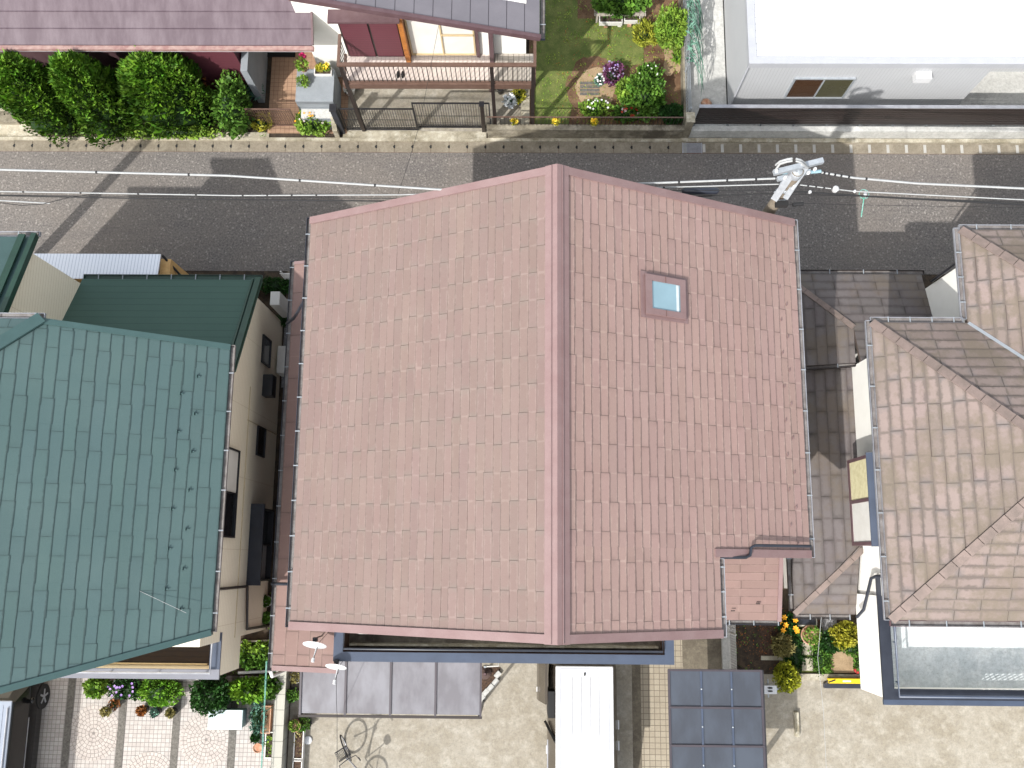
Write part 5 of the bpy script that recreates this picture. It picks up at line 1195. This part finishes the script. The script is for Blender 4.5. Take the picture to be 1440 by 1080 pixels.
m = MB(); m.slab([(xc_-.62,-6.62,1.2),(xc_+.62,-6.62,1.2),(xc_+.6,-6.15,1.74),(xc_-.6,-6.15,1.74)],.02); m.build('windscreen','darkglass',van)
# black wagon at lower left
car = thing('car','black wagon with a pale blue grey roof parked on the paved court at the left','car',(-14.2,-5,0))
ax_ = -13.98
def sec2(y, zr, wr, wb=.93, z1=.98, lo=.25):
    return [Vector((ax_+sx,y,z)) for sx,z in ((-wb,lo),(-wb-.02,.6),(-wb,z1),(-wr,zr-.1),(-wr+.12,zr),(wr-.12,zr),(wr,zr-.1),(wb,z1),(wb+.02,.6),(wb,lo))]
m = MB(); loft(m,[sec2(-7.6,1.1,.62,.82),sec2(-7.5,1.55,.78),sec2(-7.1,1.62,.8),sec2(-3.75,1.62,.8),sec2(-3.35,1.1,.72),sec2(-3.02,.95,.72,.86,.85),sec2(-2.9,.7,.6,.78,.62)]); m.build('body','carblack',car,bevel=.03)
m = MB(); m.slab([(ax_-.66,-7.1,1.665),(ax_+.82,-7.1,1.665),(ax_+.82,-3.68,1.665),(ax_-.66,-3.68,1.665)],.05); m.build('roof','cargrey',car,bevel=.03)
for k in range(6): x = ax_-.4+k*.2; m = MB(); m.box(x-.012,-7.0,1.665,x+.012,-3.8,1.675); m.build('roof_rib','cargrey',car)
m = MB(); m.tube([(ax_+.74,-7.0,1.7),(ax_+.74,-3.85,1.7)],.02,8); m.build('roof_rail','silver',car)
for y in (-3.75,-6.6):
    for s_ in (-1,1):
        m = MB(); x = ax_+s_*.87; m.tube([(x-.1,y,.33),(x+.1,y,.33)],.33,24); ty = m.build('tyre','rubber',car)
        m = MB(); m.tube([(x+s_*.1,y,.33),(x+s_*.108,y,.33)],.06,10)
        for q in range(5): a_ = q*1.2566; m.beam((x+s_*.106,y+.05*math.cos(a_),.33+.05*math.sin(a_)),(x+s_*.106,y+.2*math.cos(a_),.33+.2*math.sin(a_)),.05,.015,(1,0,0))
        m.build('rim','silver',car)
for s_ in (-1,1): m = MB(); m.blob((ax_+s_*.66,-3.08,.8),(.16,.1,.09),.02,1,12,8); m.build('headlight','carwhite',car)
m = MB(); m.box(ax_+.9,-6.3,.93,ax_+.94,-4.2,.96); m.build('side_trim','silver',car)
m = MB(); m.slab([(ax_-.6,-3.76,1.6),(ax_-.64,-3.37,1.15),(ax_+.64,-3.37,1.15),(ax_+.6,-3.76,1.6)],-.015); m.build('windscreen','darkglass',car)
m = MB(); m.beam((ax_+.9,-3.8,1.0),(ax_+1.04,-3.75,1.05),.08,.1); m.blob((ax_+1.04,-3.75,1.06),(.06,.09,.07),.02,1,10,7); m.build('mirror','carblack',car)
# bicycle leaning on its stand (front half in view)
bk = thing('bicycle','city bicycle with black front basket standing on the concrete yard','bicycle',(-4.0,-5.2,0))
fw = W(486,1052,.33); ang = math.atan2(-1,.62); dr = Vector((math.cos(ang),math.sin(ang),0)); up_ = (Vector((0,0,1))+Vector((.10,.06,0))).normalized()
def wheel(c, d, label):
    m = MB(); r = .36; n = 36; m.tube([c+d*r*math.cos(2*math.pi*k/n)+up_*r*math.sin(2*math.pi*k/n) for k in range(n+1)],.019,7,cap=False); w_ = m.build('tyre','rubber',bk)
    m = MB(); m.tube([c+d*(r-.03)*math.cos(2*math.pi*k/n)+up_*(r-.03)*math.sin(2*math.pi*k/n) for k in range(n+1)],.013,6,cap=False); sn = d.cross(up_)
    m.tube([c-sn*.04,c+sn*.04],.025,8)
    for k in range(18): a_ = k*math.pi/9; m.tube([c+sn*.02*(-1)**k,c+d*(r-.03)*math.cos(a_)+up_*(r-.03)*math.sin(a_)],.0025,3,cap=False)
    m.build('rim','silver',bk)
wheel(fw, (dr+Vector((-.12,0,0))).normalized(), 'f'); rw = fw+dr*1.1; wheel(rw, dr, 'r')
hd = fw+dr*.22+up_*.62; st = fw+dr*.75+up_*.5; bb = fw+dr*.62-up_*.06
m = MB(); m.tube([hd,bb],.02,8); m.tube([hd-up_*.1,bb+up_*.12],.018,8); m.tube([st,bb],.016,8); m.tube([bb,rw],.012,6); m.tube([st-up_*.1,rw],.011,6); m.tube([hd,hd+up_*.1-dr*.02],.018,8); m.build('frame','silver',bk)
m = MB(); sn = dr.cross(up_); m.tube([fw+sn*.05,hd-up_*.12+sn*.05,hd],.013,6); m.tube([fw-sn*.05,hd-up_*.12-sn*.05,hd],.013,6); m.build('fork','silver',bk)
hh_ = hd+up_*.16; m = MB(); m.tube([hh_+sn*.28+dr*.2,hh_+sn*.24+dr*.02,hh_+sn*.06,hh_-sn*.06,hh_-sn*.24+dr*.02,hh_-sn*.28+dr*.2],.012,7); m.build('handlebar','black',bk)
m = MB()
for s_ in (-1,1): m = MB(); m.tube([hh_+sn*s_*.28+dr*.2,hh_+sn*s_*.275+dr*.1],.018,8); m.build('grip','rubber',bk)
m = MB(); bc = hd-dr*.20+up_*.1
def bq(a_,b_,z): return bc+dr*a_+sn*b_+up_*z
for z,k in ((0,.8),(.08,.87),(.16,.93),(.24,1.)):
    m.tube([bq(-.13*k,-.17*k,z),bq(.13*k,-.17*k,z),bq(.13*k,.17*k,z),bq(-.13*k,.17*k,z),bq(-.13*k,-.17*k,z)],.008,5)
for i in range(-4,5): m.tube([bq(-.13,i*.042,.24),bq(-.1,i*.034,0),bq(.1,i*.034,0),bq(.13,i*.042,.24)],.005,4)
for i in range(-3,4): m.tube([bq(i*.04,-.17,.24),bq(i*.03,-.14,0),bq(i*.03,.14,0),bq(i*.04,.17,.24)],.005,4)
m.build('basket','black',bk)
m = MB(); m.blob(st+up_*.16,(.1,.13,.04),.1,2,12,7); m.tube([st,st+up_*.14],.014,6); m.build('saddle','rubber',bk)
# block wall between the two yards and the pots along it
t = thing('boundary_wall','weathered pale block wall between the tiled court and the concrete yard','wall',(-6.5,-6,0))
m = MB(); m.box(-6.62,-14,0,-6.38,-2.75,.55); m.build('blocks','block',t); m = MB(); m.box(-6.64,-14,.55,-6.36,-2.73,.6); m.build('coping','block',t)
t = thing('net_fence','green garden net strung along the boundary wall on thin stakes','fence',(-6.8,-5,0)); m = MB()
for k in range(7): m.tube([(-6.82,-3.2-k*.8,0),(-6.82,-3.2-k*.8,1.0)],.012,5)
m.build('stakes','greenhose',t); m = MB()
for z in (.9,.98): m.tube([(-6.82,-2.7,z),(-6.8,-5,z-.02),(-6.83,-8,z)],.01,5)
m.build('cord','greenhose',t)
PI_ = [((418,1018),.17,'terracotta','bleaf','round terracotta pot of trailing yellow green plants by the terrace roof corner',.3),
((430,1015),.2,'potblack','mleaf','dark pot partly hidden behind the terracotta pot by the terrace roof corner',.15),
((416,975),.2,'potblack','mleaf','wide black pot of dark leaves beside the boundary wall under the terrace roof edge',.3),
((420,950),.17,'potwhite','oleaf','white rimmed pot in the gap between the low pink roof and the terrace roof',.3),
((365,1050),.13,'terracotta',None,'small empty terracotta pot on the court paving near the boundary wall',.2),
((362,1036),.13,'potblack','dleaf','small dark leafy pot just above the empty terracotta one',.2)]
for (px,py),r_,mt,lf,lab,h_ in PI_: pot('flower_pot',lab,W(px,py,0),r_,h_,mt,lf,n=180,size=.05,seed=px,soil='chips')
a = W(420,1046,.2); trough('long white planter of brown mulch beside the boundary wall, upper one of two',(a.x,a.y,0),.26,.9,.22,'potwhite','oleaf',40,.04,soil='chips')
a = W(418,1080,.2); trough('long white planter of brown mulch beside the boundary wall, lower one of two',(a.x,a.y-.2,0),.26,.9,.22,'potwhite',None,soil='chips')
a = W(374,1012,.2); trough('long brown planter full of dry soil in the court corner',(a.x,a.y,0),.26,.72,.22,'terracotta',None,soil='soil')
a = W(379,1048,.2); trough('white planter with young green seedlings in the court corner',(a.x,a.y,0),.26,.68,.2,'potwhite','bleaf',60,.06)
a = W(433,1041,.03); t = MB(); t.org = a; t.lathe((a.x,a.y,0.002),[(.11,0),(.11,.03),(.1,.035),(0,.036)],20); tag(t.build('round_plate','carwhite'),'round white cap lying on the concrete beside the white planter','cap')
# pots and shrubs of the court border
def bsh(lab,px,py,z,r,n,size,leaf,**kw): return bush(lab,px,py,z,r,n,size,leaf,**kw)
bsh('bright yellow green shrub at the left end of the court border',137,965,.35,(.33,.3,.3),900,.07,'bleaf',seed=51)
bsh('dark shrub with small violet flowers in the court border',178,968,.3,(.5,.3,.28),1100,.055,'dleaf',seed=52,flowers=(('petalp',14,.04),))
bsh('light green feathery shrub in the middle of the court border',225,972,.35,(.6,.38,.3),2200,.05,'bleaf',seed=53,tintc=(.8,1,.7))
bsh('dark glossy bush overhanging the court beside the white box',296,978,.5,(.55,.5,.45),2600,.06,'dleaf',seed=54)
bsh('broad leafy green shrub at the right end of the court border',352,970,.4,(.55,.32,.35),1300,.09,'bleaf',seed=55,tintc=(.8,.95,.6))
bsh('leafy green shrub against the boundary wall at the court corner',382,965,.5,(.3,.3,.35),700,.09,'mleaf',seed=56)
bsh('grey green bushy plant beside the long brown planter',362,1010,.2,(.22,.5,.2),700,.05,'gleaf',seed=57)
bsh('small rust and yellow plant at the front of the court border',160,990,.2,(.16,.16,.15),160,.05,'rleaf',seed=58)
for i,(px,py,lab) in enumerate(((345,912,'bright green vegetable clump at the left of the back beds in the side gap'),(370,912,'bright green vegetable clump at the right of the back beds in the side gap'),(350,930,'darker vegetable clump in the front bed of the side gap'),(372,930,'second darker vegetable clump in the front bed of the side gap, nearest the pink roof'))):
    bsh(lab,px,py,.25,(.26,.2,.2),420,.08,'bleaf' if i<2 else 'mleaf',seed=60+i,stem=False)
for i,(py,lab) in enumerate(((903,'thin pale edging bar of the back vegetable bed'),(920,'white edging bar between the two vegetable beds'),(946,'long pale pipe lying along the court border'))):
    a = W(335,py,.2); m = MB(); m.org = a; m.tube([(a.x,a.y,.2),(a.x+1.15,a.y+.06,.2)],.03 if i<2 else .045,8); tag(m.build('edging_bar' if i<2 else 'pipe','potwhite' if i else 'block'),lab,'garden edging' if i<2 else 'pipe')
pot('flower_pot','white pot with green leaves at the left front of the court border',W(156,998,.0),.14,.28,'potwhite','oleaf',n=200,seed=3)
for i,(px,py,lf,lab) in enumerate(((205,997,'rleaf','black pot of orange leaves standing on the court paving'),(223,999,'gleaf','black pot of pale green leaves between two others on the court paving'),(245,1000,'oleaf','black pot of olive leaves at the right of three on the court paving'))):
    pot('flower_pot',lab,W(px,py,0),.14,.26,'potblack',lf,n=200,size=.05,seed=70+i,group='black pots in front of the court border')
for i,(px,py,lab) in enumerate(((378,845,'upper small white rimmed pot in the alley beside the lean-to roof'),(378,868,'lower leafy pot in the alley beside the lean-to roof'))):
    pot('flower_pot',lab,W(px,py,0),.16,.25,'potwhite' if i==0 else 'potblack','mleaf',n=220,size=.06,seed=80+i)
t = thing('storage_box','pale blue lidded storage box on the court beside the dark glossy bush','storage box',(-9.2,-3.9,0))
a = W(294,998,.5); b = W(340,1026,.5); m = MB(); m.box(a.x+.02,b.y+.02,0,b.x-.03,a.y-.02,.45); m.build('bin','boxside',t,bevel=.02)
m = MB(); m.box(a.x,b.y,.45,b.x-.0,a.y,.52)
for k in range(1,5): y = b.y+(a.y-b.y)*k/5; m.box(a.x+.02,y-.012,.52,b.x-.05,y+.006,.527)
m.build('lid','boxblue',t,bevel=.015)
# raised edging of the border and brick strip
t = thing('border_edging','pale stone edging strip under the balcony along the court border','edging',(-10,-2.6,0)); m = MB(); a = W(168,954,.1); m.box(a.x,a.y-.04,0,W(290,954,.1).x,a.y+.05,.1); m.build('stones','paleconc',t)
m = MB(); m.box(a.x,a.y+.051,0,W(290,954,.1).x,a.y+.12,.06); m.build('bricks','terracotta',t)
# flower bed edge right of the terrace roof: hose reel + kerb stones
t = thing('hose_reel','coiled red brown garden hose in the corner by the terrace roof','hose reel',(W(680,947,0).x,W(680,947,0).y,0)); a = W(682,947,.1)
m = MB(); m.tube([(a.x+(.17-.002*k)*math.cos(k*.5),a.y+(.17-.002*k)*math.sin(k*.5),.05+.002*k) for k in range(60)],.014,6); m.build('coil','pinklow',t)
m = MB(); m.tube([(a.x,a.y,0),(a.x,a.y,.3)],.04,8); m.build('hub','darktrim',t)
p_ = [(703,945),(700,955),(693,963),(686,970),(681,978)]
for i,(px,py) in enumerate(p_):
    a = W(px,py,.05); b = W(px-7,py+8,.05); m = MB(); m.org=a; m.beam(a,a+(b-a)*.9,.13,.1); tag(m.build('kerb_stone','paleconc'),'pale stone edging block in the curved row beside the terrace roof','kerb stone','curved row of edging stones')
polyp('pebble_corner','chips',[(676,938),(704,938),(700,955),(680,978),(676,978)],.008)
t = thing('tap_post','white bent water pipe at the corner of the terrace roof','water pipe',(W(698,936,.2).x,W(698,936,.2).y,0)); a = W(701,930,.4); m = MB(); m.tube([(a.x,a.y,0),(a.x,a.y,.4),(a.x,a.y-.12,.42),(a.x-.4,a.y-.14,.42)],.02,7); m.build('pipe','potwhite',t)
m = MB(); m.tube([(a.x-.36,a.y-.14,.44),(a.x-.36,a.y-.14,.5)],.03,8); m.build('tap','galv',t)
# wire fence and meter by the smoked canopy
t = thing('mesh_fence','white wire mesh fence panel between the path and the neighbouring garden','fence',(5.55,-2,0)); xx = 5.68
for y in (-2.9,-1.9,-1.0): m = MB(); m.tube([(xx,y,0),(xx,y,1.05)],.02,6); m.build('post','potwhite',t)
m = MB()
for k in range(9): m.tube([(xx,-2.95,.12+k*.11),(xx,-.95,.12+k*.11)],.007,4)
y = -2.9
while y < -.95: m.tube([(xx,y,.1),(xx,y,1.02)],.005,4,cap=False); y += .07
m.build('mesh','potwhite',t); m = MB(); m.box(5.5,-3.0,0,5.72,.3,.12); m.build('footing','paleconc',t)
a = W(1083,970,1.0); t = thing('water_heater','small white wall unit with two dark slots on a pole beside the smoked carport','utility box',(a.x,a.y,0))
m = MB(); m.box(a.x-.2,a.y-.11,.55,a.x+.18,a.y+.11,1.0); m.build('casing','carwhite',t,bevel=.015)
for dy in (-.035,.045): m = MB(); m.lathe((a.x,a.y+dy,1.0),[(.06,0),(.06,.012),(0,.013)],16,sx=1.15,sy=.35); m.build('slot','rubber',t)
m = MB(); m.tube([(a.x,a.y,0),(a.x,a.y,.55)],.03,8); m.tube([(a.x,a.y+.11,.8),(a.x,a.y+.25,.8)],.02,6); m.tube([(a.x,a.y-.11,.8),(a.x,a.y-.22,.8)],.02,6); m.tube([(a.x+.18,a.y,.9),(a.x+.24,a.y+.02,.9)],.025,6); m.build('bracket','galv',t)
# neighbour garden
bsh('round yellow green clipped bush beside the white utility box',1106,952,.4,(.34,.38,.35),2400,.045,'yleaf',seed=91,tintc=(.85,.95,.6))
bsh('round bright yellow shrub against the white balcony wall',1188,893,.4,(.36,.36,.33),1800,.065,'yleaf',seed=92)
bsh('low dark green shrub left of the bright yellow one',1167,903,.22,(.36,.28,.22),1000,.055,'dleaf',seed=93)
bsh('green groundcover clump right below the bright yellow shrub',1200,912,.15,(.3,.2,.15),500,.05,'mleaf',seed=94,stem=False)
bsh('dry olive grass tuft with red centre on the bark chips',1100,908,.2,(.27,.3,.22),1100,.05,'oleaf',seed=95,asp=4)
bsh('dark shrub with big orange yellow blooms under the low roof edge',1108,877,.4,(.3,.26,.3),900,.06,'dleaf',seed=96,flowers=(('petalo',8,.085),))
bsh('dense green moss mound right of the stepping stones',1155,925,.05,(.34,.5,.08),1600,.045,'mleaf',seed=97,stem=False)
bsh('dense dark green moss mound left of the stepping stones',1118,915,.05,(.3,.62,.07),1500,.045,'dleaf',seed=98,stem=False)
bsh('small green plant with red flower at the foot of the white balcony wall',1207,935,.2,(.12,.25,.2),200,.05,'mleaf',seed=99)
a = W(1140,893,.35); pot('flower_pot','large pale terracotta pot of succulents on the stepping stone path',(a.x,a.y,0),.27,.38,'terracotta','bleaf',n=260,size=.06,seed=5)
t = MB(); a = W(1157,902,.1); t.org = a; t.tube([(a.x+.02,a.y+.18,.05),(a.x-.05,a.y+.1,.06),(a.x-.06,a.y-.05,.06),(a.x+.04,a.y-.16,.05)],.03,8); tag(t.build('garden_edging','potpink'),'short curved pink plastic edging left of the dark green shrub','edging')
for i,(px,py,lab) in enumerate(((1135,912,'upper square stepping stone below the big terracotta pot'),(1135,934,'lower square stepping stone nearest the kerb'))):
    a = W(px,py,.04); m = MB(); m.org = a; m.box(a.x-.15,a.y-.17,.0,a.x+.15,a.y+.17,.06); tag(m.build('stepping_stone','curb'),lab,'stepping stone')
a = W(1205,942,.1); m = MB(); m.org = a; m.lathe((a.x,a.y,.02),[(.07,0),(.09,.14),(.09,.16),(0,.16)],12); tag(m.build('bucket','red'),'small red pot at the foot of the white balcony wall','bucket')
t = thing('dark_trough','dark trough with a pale frame under the gutter of the brown house','trough',(W(1130,876,.3).x,W(1130,876,.3).y,0)); a = W(1122,876,.3); m = MB(); m.box(a.x-.25,a.y-.05,.0,a.x+.5,a.y+.14,.28); m.build('body','navydark',t); m = MB(); m.box(a.x-.26,a.y-.09,.2,a.x+.52,a.y-.051,.3); m.box(a.x+.5,a.y-.05,.2,a.x+.53,a.y+.16,.3); m.build('rim','block',t)
t = thing('parking_barrier','yellow and black folding parking barrier lying beside the white balcony wall','barrier',(7.7,-3.3,0)); a = W(1165,958,.3)
m = MB(); m.box(a.x+.02,a.y-.06,.12,a.x+1.2,a.y+.07,.26); m.build('beam','yellow',t,bevel=.01); m = MB(); m.box(a.x-.06,a.y-.2,.0,a.x+1.25,a.y-.08,.14); m.build('base','navydark',t)
m = MB(); m.beam((a.x-.04,a.y-.12,.1),(a.x+.06,a.y+.06,.25),.03,.03); m.beam((a.x+.02,a.y-.03,.265),(a.x+.2,a.y+.03,.27),.03,.01); m.build('hinge','darkbrown',t); m = MB(); m.box(a.x+.4,a.y-.02,.26,a.x+.62,a.y+.02,.264); m.build('label','carwhite',t)
a = W(1120,1001,.1); b = W(1120,1036,.1); m = MB(); m.org = a; m.slab([(a.x-.06,b.y,.12),(a.x+.06,b.y,.12),(a.x+.06,a.y,.12),(a.x-.06,a.y,.12)],.125)
tag(m.build('wheel_stop','curb',bevel=.015),'narrow concrete wheel stop lying on the yard right of the smoked carport','wheel stop')
t = thing('doorstep','small ochre step with a white sill between the pink porch roof and brown house','step',(6.5,-.8,0)); a = W(1108,855,.1); m = MB(); m.box(6.25,-1.3,0,6.75,.0,.08); m.build('slab','amberwall',t); m = MB(); m.box(6.2,.0,0,6.75,.12,.2); m.build('sill','potwhite',t)
t = thing('railing','white horizontal slat railing at the end of the gravel alley by the road','railing',(-6.6,8,0)); m = MB(); 
for k in range(6): m.box(-7.1,8.1,.15+k*.13,-5.9,8.12,.2+k*.13)
m.build('slats','potwhite',t)
for x in (-7.05,-6.5,-5.95): m = MB(); m.box(x-.02,8.121,0,x+.02,8.16,.95); m.build('post','potwhite',t)
bsh('low clipped dark hedge behind the white slat railing',388,402,.3,(.55,.25,.3),1400,.05,'dleaf',seed=101)
bsh('small dark plants at the end of the gravel alley',398,450,.15,(.2,.2,.15),250,.05,'dleaf',seed=102)

# loose leaves, sprouts and tufts over the soil, lawn edges and beds
def scatter(name, label, regions, mat, size, seed):
    m = MB(); rnd = random.Random(seed)
    for (x0,y0,x1,y1,z,n) in regions:
        for _ in range(n):
            x = rnd.uniform(x0,x1); y = rnd.uniform(y0,y1)
            if mnoise.noise(Vector((x*1.7,y*1.7,seed))) < rnd.uniform(-.35,.25): continue
            a = rnd.uniform(0,6.28); d = Vector((math.cos(a),math.sin(a),rnd.uniform(0,1.2))).normalized(); g = d.cross(Vector((0,0,1))).normalized(); l = size*rnd.uniform(.5,1.5); t = rnd.uniform(.55,1.4); p = Vector((x,y,z+.005))
            m.face([p,p+d*l*.5-g*l*.18,p+d*l,p+d*l*.5+g*l*.18],0,None,(t*rnd.uniform(.9,1.3),t,t*.9))
    o = m.build(name, mat); return tag(o, label, 'ground cover', kind='stuff')
scatter('garden_tufts','loose green sprouts and grass tufts over the garden lawn and soil',[(.2,13,4.7,19.5,.085,5200)],'bleaf',.06,1)
scatter('leaf_litter','brown leaf litter over the garden soil and planting beds',[(.9,13,4.7,19.5,.085,1400),(5.8,-2.9,8.3,-1.0,.02,900),(-12.5,-3.2,-6.8,-2.4,.02,500),(-7.1,7.55,-6.2,8.3,.01,160)],'rleaf',.045,2)
scatter('bed_sprouts','low green sprouts over the hedge bed and court border soil',[(-17,12.75,-8,13.1,.02,1600),(-12.5,-3.25,-6.8,-2.4,.02,1500),(5.8,-2.9,8.3,-1.0,.02,500),(-7.05,-2.4,-6.4,-.6,.0,500)],'mleaf',.06,3)
